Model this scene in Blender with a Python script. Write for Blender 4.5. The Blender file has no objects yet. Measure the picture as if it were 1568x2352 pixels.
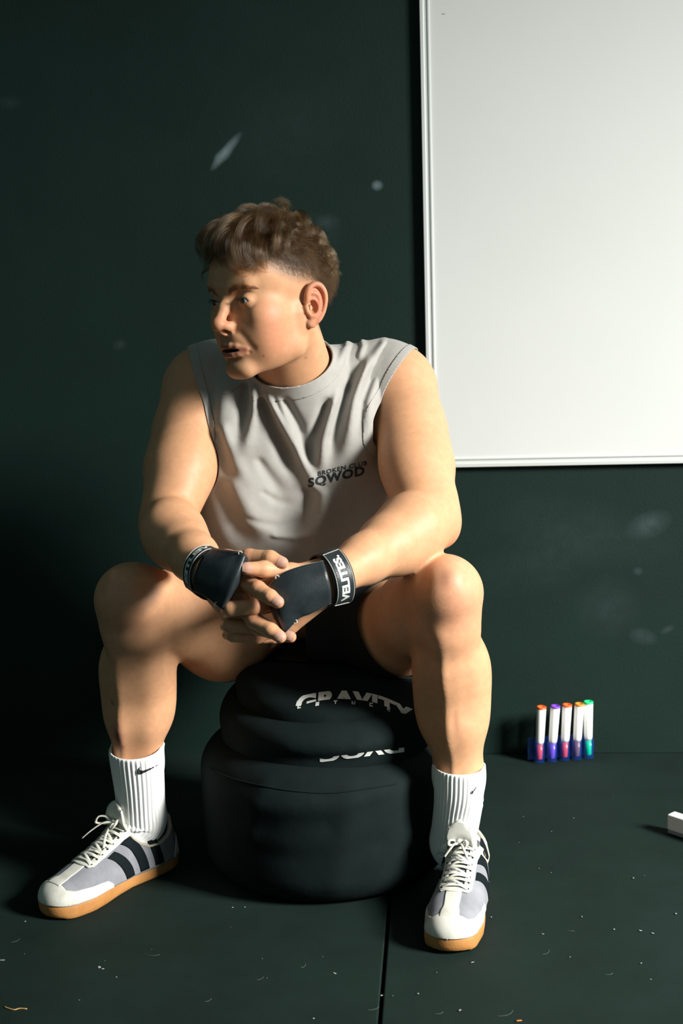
import bpy, bmesh, math, random
import numpy as np
from mathutils import Vector, Matrix, Euler
from concurrent.futures import ThreadPoolExecutor

# ------------------------------------------------------------------ camera, world, light, exposure
S = bpy.context.scene
COL = S.collection
R = math.radians
YAW, PITCH, ROLL = R(4.3), R(10.2), R(1.7)
FPX, IW, IH = 3267.0, 1568.0, 2352.0
CAM = np.array([0.0, 0.0, 1.05])
fw = np.array([-math.sin(YAW) * math.cos(PITCH), math.cos(YAW) * math.cos(PITCH), -math.sin(PITCH)])
r0 = np.array([math.cos(YAW), math.sin(YAW), 0.0])
u0 = np.cross(r0, fw)
rt = r0 * math.cos(ROLL) - u0 * math.sin(ROLL)
up = u0 * math.cos(ROLL) + r0 * math.sin(ROLL)
cam_d = bpy.data.cameras.new('camera')
cam = bpy.data.objects.new('camera', cam_d)
COL.objects.link(cam)
cam.matrix_world = Matrix(((rt[0], up[0], -fw[0], CAM[0]), (rt[1], up[1], -fw[1], CAM[1]),
                           (rt[2], up[2], -fw[2], CAM[2]), (0, 0, 0, 1)))
cam_d.sensor_fit = 'VERTICAL'
cam_d.sensor_height = 36.0
cam_d.sensor_width = 24.0
cam_d.lens = FPX / IH * 36.0
cam_d.clip_start = 0.05
cam_d.dof.use_dof = True
cam_d.dof.focus_distance = 2.30
cam_d.dof.aperture_fstop = 5.0
S.camera = cam

W = bpy.data.worlds.new('world')
S.world = W
W.use_nodes = True
W.node_tree.nodes['Background'].inputs['Color'].default_value = (0.62, 0.95, 0.92, 1)
W.node_tree.nodes['Background'].inputs['Strength'].default_value = 0.13

def area_light(name, loc, target, sx, sy, power, color, spread=180):
    d = bpy.data.lights.new(name, 'AREA')
    d.shape = 'RECTANGLE'
    d.size, d.size_y, d.energy, d.color, d.spread = sx, sy, power, color, R(spread)
    o = bpy.data.objects.new(name, d)
    COL.objects.link(o)
    o.location = loc
    o.rotation_euler = (Vector(target) - Vector(loc)).to_track_quat('-Z', 'Y').to_euler()
    return o

# daylight from the wide doorway that lies to the right of and slightly behind the camera
area_light('doorway_daylight', (3.72, 0.42, 2.40), (-0.1, 2.45, -0.80), 1.0, 1.2, 118, (1.0, 0.975, 0.92), 72)

S.view_settings.view_transform = 'Standard'
S.view_settings.look = 'None'
S.view_settings.exposure = 0.0
S.view_settings.gamma = 1.0
S.view_settings.use_curve_mapping = False

# ------------------------------------------------------------------ helpers
def at(px, py, Y):
    """world point on the plane at depth Y that the photograph shows at (px, py)"""
    v = fw + rt * (px - IW / 2) / FPX - up * (py - IH / 2) / FPX
    return CAM + v * (Y - CAM[1]) / v[1]

def onz(px, py, z=0.0):
    v = fw + rt * (px - IW / 2) / FPX - up * (py - IH / 2) / FPX
    return CAM + v * (z - CAM[2]) / v[2]

def A(*v):
    return np.array(v, dtype=float)

def unit(v):
    v = np.asarray(v, float)
    return v / (np.linalg.norm(v) + 1e-12)

def new_mesh(name, verts, faces, smooth=True):
    me = bpy.data.meshes.new(name)
    v = np.asarray(verts, np.float32)
    if isinstance(faces, np.ndarray):
        n, k = faces.shape
        me.vertices.add(len(v))
        me.vertices.foreach_set('co', v.ravel())
        me.loops.add(n * k)
        me.loops.foreach_set('vertex_index', faces.astype(np.int32).ravel())
        me.polygons.add(n)
        me.polygons.foreach_set('loop_start', np.arange(0, n * k, k, dtype=np.int32))
        me.polygons.foreach_set('loop_total', np.full(n, k, np.int32))
        me.update(calc_edges=True)
        me.validate()
    else:
        me.from_pydata([tuple(x) for x in v.tolist()], [], faces)
        me.update()
    if smooth:
        me.polygons.foreach_set('use_smooth', np.ones(len(me.polygons), bool))
    return me

def link(name, me, mat=None, parent=None, **props):
    o = bpy.data.objects.new(name, me)
    COL.objects.link(o)
    if mat is not None:
        o.data.materials.append(mat)
    if parent is not None:
        o.parent = parent
    for k, v in props.items():
        o[k] = v
    return o

def obj(name, verts, faces, mat=None, parent=None, smooth=True, **props):
    return link(name, new_mesh(name, verts, faces, smooth), mat, parent, **props)

def from_bm(name, bm, mat=None, parent=None, smooth=False, **props):
    me = bpy.data.meshes.new(name)
    bmesh.ops.recalc_face_normals(bm, faces=bm.faces)
    bm.to_mesh(me)
    bm.free()
    if smooth:
        me.polygons.foreach_set('use_smooth', np.ones(len(me.polygons), bool))
    return link(name, me, mat, parent, **props)

def empty(name, loc=(0, 0, 0), **props):
    o = bpy.data.objects.new(name, None)
    COL.objects.link(o)
    o.location = loc
    o.empty_display_size = 0.05
    for k, v in props.items():
        o[k] = v
    return o

def box_bm(sx, sy, sz, c=(0, 0, 0), bevel=0.0, seg=2):
    bm = bmesh.new()
    bmesh.ops.create_cube(bm, size=1.0)
    for v in bm.verts:
        v.co = Vector((v.co.x * sx + c[0], v.co.y * sy + c[1], v.co.z * sz + c[2]))
    if bevel:
        bmesh.ops.bevel(bm, geom=list(bm.edges), offset=bevel, segments=seg, affect='EDGES', profile=0.5)
    return bm

def catmull(pts, n):
    """smooth path through pts (any dimension), n samples per span"""
    P = np.asarray(pts, float)
    P = np.vstack([2 * P[0] - P[1], P, 2 * P[-1] - P[-2]])
    out = []
    for i in range(1, len(P) - 2):
        t = np.linspace(0, 1, n, endpoint=False)[:, None]
        a, b, c, d = P[i - 1], P[i], P[i + 1], P[i + 2]
        out.append(0.5 * ((2 * b) + (c - a) * t + (2 * a - 5 * b + 4 * c - d) * t ** 2 + (3 * b - a - 3 * c + d) * t ** 3))
    out.append(P[-2][None])
    return np.vstack(out)

def tube(path, rad, n=8, flat=None, cap=True):
    """tube along path; rad scalar/array; flat=(normals, ratio) squashes it along the given normals"""
    P = np.asarray(path, float)
    m = len(P)
    rad = np.broadcast_to(np.asarray(rad, float), (m,))
    T = np.gradient(P, axis=0)
    T /= np.linalg.norm(T, axis=1)[:, None] + 1e-12
    if flat is not None:
        N = np.broadcast_to(np.asarray(flat[0], float), (m, 3)).copy()
    else:
        N = np.zeros((m, 3))
        ref = A(0, 0, 1) if abs(T[0][2]) < 0.9 else A(1, 0, 0)
        for i in range(m):
            ref = ref - T[i] * (ref @ T[i])
            ref = unit(ref)
            N[i] = ref
    N -= T * np.sum(N * T, 1)[:, None]
    N /= np.linalg.norm(N, axis=1)[:, None] + 1e-12
    Bn = np.cross(T, N)
    ratio = flat[1] if flat is not None else 1.0
    a = np.linspace(0, 2 * np.pi, n, endpoint=False)
    V = P[:, None] + rad[:, None, None] * (np.cos(a)[None, :, None] * Bn[:, None] + ratio * np.sin(a)[None, :, None] * N[:, None])
    V = V.reshape(-1, 3)
    F = []
    for i in range(m - 1):
        for j in range(n):
            k = (j + 1) % n
            F.append((i * n + j, i * n + k, (i + 1) * n + k, (i + 1) * n + j))
    if cap:
        F.append(tuple(range(n - 1, -1, -1)))
        F.append(tuple((m - 1) * n + j for j in range(n)))
    return V, F

def join(parts):
    V, F, o = [], [], 0
    for v, f in parts:
        V.append(np.asarray(v, float))
        F += [tuple(i + o for i in q) for q in f]
        o += len(v)
    return np.vstack(V), F

def lathe(prof, n=24, cap=True):
    """revolve (r, z) profile about z"""
    m = len(prof)
    a = np.linspace(0, 2 * np.pi, n, endpoint=False)
    V = np.array([[r * math.cos(t), r * math.sin(t), z] for r, z in prof for t in a])
    F = [(i * n + j, i * n + (j + 1) % n, (i + 1) * n + (j + 1) % n, (i + 1) * n + j) for i in range(m - 1) for j in range(n)]
    if cap:
        F += [tuple(range(n - 1, -1, -1)), tuple((m - 1) * n + j for j in range(n))]
    return V, F

def grid_faces(m, n, wrap=False):
    F = []
    for i in range(m - 1):
        for j in range(n if wrap else n - 1):
            k = (j + 1) % n
            F.append((i * n + j, i * n + k, (i + 1) * n + k, (i + 1) * n + j))
    return F

def solidify(o, t, offset=1.0):
    m = o.modifiers.new('thickness', 'SOLIDIFY')
    m.thickness, m.offset = t, offset
    return o

# ------------------------------------------------------------------ materials
def mat(name, color=(0.8, 0.8, 0.8), rough=0.6, spec=0.5, **kw):
    m = bpy.data.materials.new(name)
    m.use_nodes = True
    b = m.node_tree.nodes['Principled BSDF']
    b.inputs['Base Color'].default_value = (*color, 1)
    b.inputs['Roughness'].default_value = rough
    b.inputs['Specular IOR Level'].default_value = spec
    for k, v in kw.items():
        b.inputs[k.replace('_', ' ')].default_value = v
    return m

def nd(m, typ, **kw):
    n = m.node_tree.nodes.new(typ)
    for k, v in kw.items():
        if k.startswith('i_'):
            key = k[2:].replace('_', ' ')
            n.inputs[key].default_value = v
        else:
            setattr(n, k, v)
    return n

def bsdf(m):
    return m.node_tree.nodes['Principled BSDF']

def wire(m, a, ao, b, bi):
    m.node_tree.links.new(a.outputs[ao] if not hasattr(a, 'is_output') else a, b.inputs[bi])

def noise_color(m, c1, c2, scale, detail=4, lo=0.3, hi=0.7, rough=0.6, coord='Object'):
    """mottle the base colour between c1 and c2"""
    tc = nd(m, 'ShaderNodeTexCoord')
    nz = nd(m, 'ShaderNodeTexNoise', i_Scale=scale, i_Detail=detail, i_Roughness=rough)
    cr = nd(m, 'ShaderNodeValToRGB')
    cr.color_ramp.elements[0].position, cr.color_ramp.elements[1].position = lo, hi
    cr.color_ramp.elements[0].color, cr.color_ramp.elements[1].color = (*c1, 1), (*c2, 1)
    wire(m, tc, coord, nz, 'Vector')
    wire(m, nz, 'Fac', cr, 'Fac')
    wire(m, cr, 'Color', bsdf(m), 'Base Color')
    return tc, nz, cr

def add_bump(m, scale, strength, dist=0.001, detail=3, kind='noise', coord='Object', stretch=None):
    tc = nd(m, 'ShaderNodeTexCoord')
    if kind == 'noise':
        t = nd(m, 'ShaderNodeTexNoise', i_Scale=scale, i_Detail=detail)
        out = 'Fac'
    elif kind == 'voronoi':
        t = nd(m, 'ShaderNodeTexVoronoi', i_Scale=scale)
        out = 'Distance'
    bp = nd(m, 'ShaderNodeBump', i_Strength=strength, i_Distance=dist)
    if stretch:
        mp = nd(m, 'ShaderNodeMapping')
        mp.inputs['Scale'].default_value = stretch
        wire(m, tc, coord, mp, 'Vector')
        wire(m, mp, 'Vector', t, 'Vector')
    else:
        wire(m, tc, coord, t, 'Vector')
    wire(m, t, out, bp, 'Height')
    old = bsdf(m).inputs['Normal'].links
    if old:
        m.node_tree.links.new(old[0].from_socket, bp.inputs['Normal'])
    wire(m, bp, 'Normal', bsdf(m), 'Normal')
    return bp

# ------------------------------------------------------------------ smooth implicit surfaces
class Field:
    """list of shapes blended one after another; the surface is where the value is zero"""
    def __init__(self, prims=None):
        self.p = list(prims or [])

    def copy(self):
        return Field(self.p)

    def cone(self, a, b, ra, rb, k=0.01, op='add'):
        a, b = np.asarray(a, np.float32), np.asarray(b, np.float32)
        c = (a + b) / 2
        self.p.append(('cone', c, float(np.linalg.norm(b - a) / 2 + max(ra, rb)), k, op, (a, b, ra, rb)))
        return self

    def chain(self, pts, k=0.01, op='add'):
        for (a, ra), (b, rb) in zip(pts[:-1], pts[1:]):
            self.cone(a, b, ra, rb, k, op)
        return self

    def ell(self, c, r, k=0.01, op='add', rot=None):
        """ellipsoid; rot = 3x3 whose rows are its local axes"""
        c = np.asarray(c, np.float32)
        r = np.asarray(r, np.float32)
        M = np.eye(3, dtype=np.float32) if rot is None else np.asarray(rot, np.float32)
        self.p.append(('ell', c, float(r.max() + k * (r.max() / r.min() - 1)), k, op, (r, M)))
        return self

    def disc(self, c, r, h, e, k=0.01, op='add', rot=None):
        """upright rounded cylinder"""
        M = np.eye(3, dtype=np.float32) if rot is None else np.asarray(rot, np.float32)
        self.p.append(('disc', np.asarray(c, np.float32), float(math.hypot(r, h)), k, op, (r, h, e, M)))
        return self

    def bump(self, c, s, amp, rot=None):
        """gaussian swelling (amp > 0) or dent (amp < 0)"""
        c = np.asarray(c, np.float32)
        s = np.broadcast_to(np.asarray(s, np.float32), (3,))
        M = np.eye(3, dtype=np.float32) if rot is None else np.asarray(rot, np.float32)
        self.p.append(('bump', c, float(4 * s.max()), 0.0, 'bump', (s, M, amp)))
        return self

    def crease(self, pts, s, amp, w=None):
        """swelling or groove along a polyline; w ignores part of the distance along a direction"""
        P = np.asarray(pts, np.float32)
        c = P.mean(0)
        rad = float(np.linalg.norm(P - c, axis=1).max() + 4 * s)
        self.p.append(('crease', c, rad, 0.0, 'bump', (P, s, amp, w)))
        return self

    def func(self, fn, c, rad):
        self.p.append(('func', np.asarray(c, np.float32), rad, 0.0, 'bump', fn))
        return self

    def near(self, c, h, vox):
        """the shapes that matter within h of point c"""
        out = []
        km = [q[3] for q in self.p]
        for i in range(len(km) - 2, -1, -1):
            km[i] = max(km[i], km[i + 1])
        for q, k in zip(self.p, km):
            v = q[1] - c
            if q[0] == 'crease' and q[5][3] is not None:
                wn = unit(q[5][3])
                v = v - wn * (v @ wn)
            if np.linalg.norm(v) - q[2] < (k if q[4] != 'bump' else 0) + h + 3 * vox:
                out.append(q)
        return Field(out)

    def __call__(self, X):
        X = np.asarray(X, np.float32)
        d = np.full(len(X), 1e3, np.float32)
        for t, c, rad, k, op, par in self.p:
            if t == 'cone':
                e = _cone(X, *par)
            elif t == 'ell':
                r, M = par
                q = (X - c) @ M.T
                k0 = np.sqrt(np.sum((q / r) ** 2, 1))
                k1 = np.sqrt(np.sum((q / (r * r)) ** 2, 1)) + 1e-9
                e = k0 * (k0 - 1) / k1
            elif t == 'disc':
                r, h, ee, M = par
                q = (X - c) @ M.T
                a1 = np.sqrt(q[:, 0] ** 2 + q[:, 1] ** 2) - r + ee
                a2 = np.abs(q[:, 2]) - h + ee
                e = np.sqrt(np.clip(a1, 0, None) ** 2 + np.clip(a2, 0, None) ** 2) - ee + np.minimum(np.maximum(a1, a2), 0)
            elif t == 'bump':
                s, M, amp = par
                q = ((X - c) @ M.T) / s
                d = d - amp * np.exp(-0.5 * np.sum(q * q, 1))
                continue
            elif t == 'crease':
                P, s, amp, w = par
                ds, u = _poly(X, P, w)
                if w is not None:
                    # cloth folds: sharp where they hang from, wide and shallow where they run out
                    f = np.clip(u * 7, 0, 1) * np.clip((1 - u) * 2.4, 0, 1)
                    d = d - amp * f * f * (3 - 2 * f) * np.exp(-0.5 * (ds / (s * (0.60 + 0.85 * u))) ** 2)
                else:
                    d = d - amp * np.exp(-0.5 * (ds / s) ** 2)
                continue
            elif t == 'func':
                d = par(X, d)
                continue
            if op == 'add':
                if k > 0:
                    h = np.clip(k - np.abs(d - e), 0, None) / k
                    d = np.minimum(d, e) - h * h * k * 0.25
                else:
                    d = np.minimum(d, e)
            else:
                e = -e
                if k > 0:
                    h = np.clip(k - np.abs(d - e), 0, None) / k
                    d = np.maximum(d, e) + h * h * k * 0.25
                else:
                    d = np.maximum(d, e)
        return d

def _cone(p, a, b, r1, r2):
    ba = b - a
    l2 = float(ba @ ba)
    rr = r1 - r2
    a2 = l2 - rr * rr
    if a2 <= 0:
        c, r = (a, r1) if r1 > r2 else (b, r2)
        return np.sqrt(np.sum((p - c) ** 2, 1)) - r
    il2 = 1.0 / l2
    pa = p - a
    y = pa @ ba
    z = y - l2
    q = pa * l2 - y[:, None] * ba
    x2 = np.sum(q * q, 1)
    y2 = y * y * l2
    z2 = z * z * l2
    k = np.sign(rr) * rr * rr * x2
    d = (np.sqrt(x2 * a2 * il2) + y * rr) * il2 - r1
    m1 = np.sign(z) * a2 * z2 > k
    m2 = (np.sign(y) * a2 * y2 < k) & ~m1
    d = np.where(m1, np.sqrt(x2 + z2) * il2 - r2, d)
    d = np.where(m2, np.sqrt(x2 + y2) * il2 - r1, d)
    return d

def _poly(X, P, w=None):
    """distance to a polyline and position along it; w = direction along which distance is discounted by the factor |1 - |w||"""
    best, arc = None, None
    n = len(P) - 1
    for i, (a, b) in enumerate(zip(P[:-1], P[1:])):
        ba = b - a
        pa = X - a
        if w is not None:
            wn = np.asarray(w, np.float32)
            L = np.linalg.norm(wn)
            wn = wn / L
            pa = pa - np.outer(pa @ wn, wn) * L
            ba = ba - wn * (ba @ wn) * L
        t = np.clip((pa @ ba) / (ba @ ba + 1e-12), 0, 1)
        e = np.sum((pa - t[:, None] * ba) ** 2, 1)
        if best is None:
            best, arc = e, (i + t) / n
        else:
            m = e < best
            best = np.where(m, e, best)
            arc = np.where(m, (i + t) / n, arc)
    return np.sqrt(best), arc

class Union:
    """union of fields (flesh that touches and hardly merges)"""
    def __init__(self, fields, k=0.0):
        self.f, self.k = fields, k

    def near(self, c, h, vox):
        g = [x.near(c, h + self.k, vox) for x in self.f]
        return Union([x for x in g if any(q[0] not in ('bump', 'crease') for q in getattr(x, 'p', [('x',)]))], self.k)

    def __call__(self, X):
        d = np.full(len(X), 1e3, np.float32)
        k = self.k
        for x in self.f:
            e = x(X)
            if k:
                h = np.clip(k - np.abs(d - e), 0, None) / k
                d = np.minimum(d, e) - h * h * k * 0.25
            else:
                d = np.minimum(d, e)
        return d

def grad(f, X, e=4e-4):
    g = np.stack([f(X + np.float32(e) * np.eye(3, dtype=np.float32)[i]) - f(X - np.float32(e) * np.eye(3, dtype=np.float32)[i]) for i in range(3)], 1)
    return g / (np.linalg.norm(g, axis=1)[:, None] + 1e-9)

NB = 16
def polygonize(field, lo, hi, vox, inside=None, smooth=2, lip=1.7):
    """surface nets over the box lo..hi; inside(X) can veto whole blocks"""
    lo, hi = np.asarray(lo, float), np.asarray(hi, float)
    nb = np.maximum(1, np.ceil((hi - lo) / (vox * NB)).astype(int))
    half = vox * NB * math.sqrt(3) / 2
    gi = np.stack(np.meshgrid(*[np.arange(n) for n in nb], indexing='ij'), -1).reshape(-1, 3)
    ctr = (lo + (gi + 0.5) * vox * NB).astype(np.float32)
    dc = field(ctr)
    keep = np.abs(dc) < half * lip + 0.012
    if inside is not None:
        keep &= inside(ctr)
    gi, ctr = gi[keep], ctr[keep]
    n1 = NB + 1
    off = np.stack(np.meshgrid(*[np.arange(n1)] * 3, indexing='ij'), -1).reshape(-1, 3)
    D = nb * NB + 4
    corner = [(i, j, k) for i in (0, 1) for j in (0, 1) for k in (0, 1)]

    def work(b):
        g, c = gi[b], ctr[b]
        loc = field.near(c, half, vox)
        base = g * NB
        X = (lo + (base + off) * vox).astype(np.float32)
        d = loc(X).reshape(n1, n1, n1)
        s = d < 0
        if s.all() or not s.any():
            return None
        cs = [s[i:i + NB, j:j + NB, k:k + NB] for i, j, k in corner]
        tot = sum(x.astype(np.int8) for x in cs)
        act = (tot > 0) & (tot < 8)
        I = np.argwhere(act)
        dv = np.stack([d[i:i + NB, j:j + NB, k:k + NB][act] for i, j, k in corner], 1)
        acc = np.zeros((len(I), 3))
        cnt = np.zeros(len(I))
        C = np.array(corner, float)
        for a in range(8):
            for bb in range(a + 1, 8):
                if np.abs(C[a] - C[bb]).sum() != 1:
                    continue
                da, db = dv[:, a], dv[:, bb]
                m = (da < 0) != (db < 0)
                t = np.where(m, da / np.where(m, da - db, 1), 0)
                acc += np.where(m[:, None], C[a] + t[:, None] * (C[bb] - C[a]), 0)
                cnt += m
        V = lo + (base + I + acc / cnt[:, None]) * vox
        G = base + I + 2
        vid = (G[:, 0] * D[1] + G[:, 1]) * D[2] + G[:, 2]
        quads = []
        for ax in range(3):
            sl = [slice(0, NB)] * 3
            s0 = s[tuple(sl)]
            sl[ax] = slice(1, NB + 1)
            s1 = s[tuple(sl)]
            E = np.argwhere(s0 != s1)
            if len(E) == 0:
                continue
            flip = s0[s0 != s1]
            G = base + E + 2
            u, v = [(1, 2), (2, 0), (0, 1)][ax]
            eu, ev = np.zeros(3, int), np.zeros(3, int)
            eu[u], ev[v] = 1, 1
            q = np.stack([G - eu - ev, G - ev, G, G - eu], 1)
            ids = (q[..., 0] * D[1] + q[..., 1]) * D[2] + q[..., 2]
            ids[~flip] = ids[~flip][:, ::-1]
            quads.append(ids)
        return V, vid, np.vstack(quads) if quads else np.zeros((0, 4), np.int64)

    with ThreadPoolExecutor(4) as ex:
        res = [r for r in ex.map(work, range(len(gi))) if r is not None]
    V = np.vstack([r[0] for r in res])
    ids = np.concatenate([r[1] for r in res])
    Q = np.vstack([r[2] for r in res])
    o = np.argsort(ids)
    ids, V = ids[o], V[o]
    pos = np.clip(np.searchsorted(ids, Q), 0, len(ids) - 1)
    F = pos[(ids[pos] == Q).all(1)]
    for it in range(smooth):
        V = laplace(V, F, 0.5 if it % 2 == 0 else -0.5)
    return V, F

def laplace(V, F, w):
    a = F.ravel()
    b = np.roll(F, -1, 1).ravel()
    src, dst = np.concatenate([a, b]), np.concatenate([b, a])
    n = np.bincount(dst, minlength=len(V)).clip(1)[:, None]
    M = np.stack([np.bincount(dst, weights=V[src, i], minlength=len(V)) for i in range(3)], 1) / n
    return V + w * (M - V)

def clip(V, F, g):
    """keep the part of the surface where g < 0, cutting triangles exactly along g = 0"""
    F = np.asarray(F)
    if F.shape[1] == 4:
        F = np.vstack([F[:, [0, 1, 2]], F[:, [0, 2, 3]]])
    val = g(V)
    inn = val < 0
    cnt = inn[F].sum(1)
    full = F[cnt == 3]
    V = np.asarray(V, float)
    newV, out = [V], [full]
    nv = len(V)
    cut = F[(cnt == 1) | (cnt == 2)]
    if len(cut):
        i_in = inn[cut]
        one = i_in.sum(1) == 1
        # rotate so that the odd vertex comes first
        odd = np.where(one[:, None], i_in, ~i_in).argmax(1)
        T = cut[np.arange(len(cut))[:, None], (odd[:, None] + np.arange(3)) % 3]
        e = np.concatenate([np.sort(T[:, [0, 1]], 1), np.sort(T[:, [0, 2]], 1)])
        key = e[:, 0].astype(np.int64) * nv + e[:, 1]
        uq, inv = np.unique(key, return_inverse=True)
        a, b = uq // nv, uq % nv
        t = (val[a] / (val[a] - val[b]))[:, None]
        newV.append(V[a] + t * (V[b] - V[a]))
        p, q = nv + inv[:len(T)], nv + inv[len(T):]
        out.append(np.stack([T[one, 0], p[one], q[one]], 1))
        two = ~one
        out.append(np.stack([p[two], T[two, 1], T[two, 2]], 1))
        out.append(np.stack([p[two], T[two, 2], q[two]], 1))
    V = np.vstack(newV)
    F = np.vstack(out)
    used = np.zeros(len(V), bool)
    used[F.ravel()] = True
    remap = np.full(len(V), -1)
    remap[used] = np.arange(used.sum())
    return V[used], remap[F]

def project(f, X, n=5, off=0.0):
    X = np.asarray(X, np.float32).copy()
    for _ in range(n):
        d = f(X)
        X -= (d - off)[:, None] * grad(f, X)
    return X

# ------------------------------------------------------------------ lettering laid on surfaces
def text_mesh(s, bold=0.0, xscale=1.0, fine=0.12, space=1.0):
    """flat triangulated lettering, height of a capital = 1, starting at x = 0"""
    c = bpy.data.curves.new('lettering', 'FONT')
    c.body = s
    c.offset = bold
    c.space_character = space
    c.resolution_u = 4
    o = bpy.data.objects.new('lettering', c)
    COL.objects.link(o)
    bpy.context.view_layer.update()
    me = o.evaluated_get(bpy.context.evaluated_depsgraph_get()).to_mesh()
    bm = bmesh.new()
    bm.from_mesh(me)
    bpy.data.objects.remove(o)
    bpy.data.curves.remove(c)
    bmesh.ops.remove_doubles(bm, verts=bm.verts, dist=1e-5)
    for v in bm.verts:
        v.co.x *= xscale / 0.69
        v.co.y *= 1 / 0.69
        v.co.z = 0
    for _ in range(4):
        long_e = [e for e in bm.edges if e.calc_length() > fine]
        if not long_e:
            break
        bmesh.ops.subdivide_edges(bm, edges=long_e, cuts=1)
        bmesh.ops.triangulate(bm, faces=bm.faces)
    V = np.array([v.co[:] for v in bm.verts])
    bm.verts.index_update()
    F = [tuple(v.index for v in f.verts) for f in bm.faces]
    bm.free()
    V[:, 0] -= V[:, 0].min()
    return V, F

# ------------------------------------------------------------------ the setting
YW = 2.90                                                   # the back wall
m_wall = mat('black_wall_paint', (0.017, 0.026, 0.026), 0.62, 0.22)
def wall_nodes(m):
    tc, nz, cr = noise_color(m, (0.0046, 0.0158, 0.0128), (0.0076, 0.0222, 0.0186), 5.0, 6, 0.25, 0.8)
    last = cr.outputs['Color']
    gran = nd(m, 'ShaderNodeTexNoise', i_Scale=38.0, i_Detail=6.0)
    wire(m, tc, 'Object', gran, 'Vector')
    # chalky scuffs: centre, half sizes, tilt, strength
    for (px, py, a, b, rot, k) in [(519, 348, .034, .0075, 48, 1.0), (512, 356, .016, .009, 35, .8), (866, 426, .009, .008, 0, .8), (752, 510, .02, .012, 0, .22),
                                   (275, 792, .012, .009, 20, .22), (735, 535, .035, .03, 0, .12), (1490, 1205, .035, .02, 20, .42), (1465, 1312, .008, .007, 0, .38),
                                   (1476, 1462, .022, .013, -15, .40), (1395, 1395, .05, .05, 10, .14), (1240, 1290, .1, .05, 15, .10), (20, 236, .02, .01, 0, .15),
                                   (1532, 1446, .012, .006, 30, .3), (660, 300, .10, .08, 20, .06), (1340, 1220, .14, .05, -10, .10)]:
        c = at(px, py, YW)
        mp = nd(m, 'ShaderNodeMapping', vector_type='TEXTURE')
        mp.inputs['Location'].default_value = tuple(c)
        mp.inputs['Rotation'].default_value = (0, -R(rot), 0)
        mp.inputs['Scale'].default_value = (a * 1.5, 1, b * 1.5)
        gr = nd(m, 'ShaderNodeTexGradient', gradient_type='SPHERICAL')
        mu = nd(m, 'ShaderNodeMath', operation='MULTIPLY')
        m2 = nd(m, 'ShaderNodeMath', operation='MULTIPLY', use_clamp=True)
        m2.inputs[1].default_value = 1.9 * k * (1.0 if k > .5 else 0.40)
        mx = nd(m, 'ShaderNodeMix', data_type='RGBA')
        mx.inputs['B'].default_value = (0.16, 0.22, 0.23, 1)
        wire(m, tc, 'Object', mp, 'Vector')
        wire(m, mp, 'Vector', gr, 'Vector')
        m.node_tree.links.new(gr.outputs['Fac'], mu.inputs[0])
        m.node_tree.links.new(gran.outputs['Fac'], mu.inputs[1])
        m.node_tree.links.new(mu.outputs[0], m2.inputs[0])
        m.node_tree.links.new(m2.outputs[0], mx.inputs['Factor'])
        m.node_tree.links.new(last, mx.inputs['A'])
        last = mx.outputs['Result']
    m.node_tree.links.new(last, bsdf(m).inputs['Base Color'])
    add_bump(m, 160, 0.18, 0.002)
wall_nodes(m_wall)
from_bm('wall_back', box_bm(9.0, 0.12, 3.6, (0, YW + 0.06, 1.8)), m_wall, kind='structure')

m_rubber = mat('rubber_mat', (0.014, 0.022, 0.0215), 0.80, 0.18)
noise_color(m_rubber, (0.0038, 0.0118, 0.0094), (0.0068, 0.0180, 0.0148), 7.0, 8, 0.3, 0.75)
add_bump(m_rubber, 900, 0.35, 0.0012)
add_bump(m_rubber, 14, 0.10, 0.01)
m_sub = mat('screed', (0.004, 0.005, 0.005), 0.9, 0.1)
floor = from_bm('floor', box_bm(9.0, 6.0, 0.06, (0, 0.0, -0.05)), m_sub, kind='structure')
for i, x0 in enumerate((-3.105, -2.105, -1.105, -0.105, 0.895, 1.895)):
    for y0, y1 in ((-1.10, 0.90), (0.90, YW + 0.006)):
        bm = box_bm(1.0 - 0.0055, y1 - y0 - 0.004, 0.02, (x0 + 0.5, (y0 + y1) / 2, -0.01 - (0.0012 if i % 2 else 0.0)), 0.0022, 2)
        from_bm('rubber_mat', bm, m_rubber, floor)

# ------------------------------------------------------------------ whiteboard
BX0, BX1, BZ0, BZ1 = -0.037, 1.363, 0.618, 1.820
board = empty('whiteboard', (0.66, YW, 1.2), label='large plain whiteboard in a pale aluminium frame on the black wall', category='whiteboard')
def put(o, root):
    """parent o to root without moving it"""
    o.parent = root
    o.matrix_parent_inverse = Matrix.Translation(root.location).inverted() @ Matrix.Identity(4)
    return o
m_white = mat('enamel_white', (0.86, 0.875, 0.865), 0.38, 0.5)
tc, nz, cr = noise_color(m_white, (0.665, 0.690, 0.675), (0.690, 0.712, 0.700), 3.0, 5, 0.3, 0.7)
m_alu = mat('satin_aluminium', (0.70, 0.73, 0.715), 0.42, 0.5, Metallic=0.25)
put(from_bm('writing_surface', box_bm(BX1 - BX0 - 0.02, 0.009, BZ1 - BZ0 - 0.02, ((BX0 + BX1) / 2, YW - 0.0055, (BZ0 + BZ1) / 2)), m_white), board)
prof = [(0, 0.0), (0, 0.0155), (0.0008, 0.0165), (0.0066, 0.0165), (0.0074, 0.0158), (0.0082, 0.0110), (0.0148, 0.0112), (0.0154, 0.0135), (0.0178, 0.0135), (0.0184, 0.0128), (0.0184, 0.0)]
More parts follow.
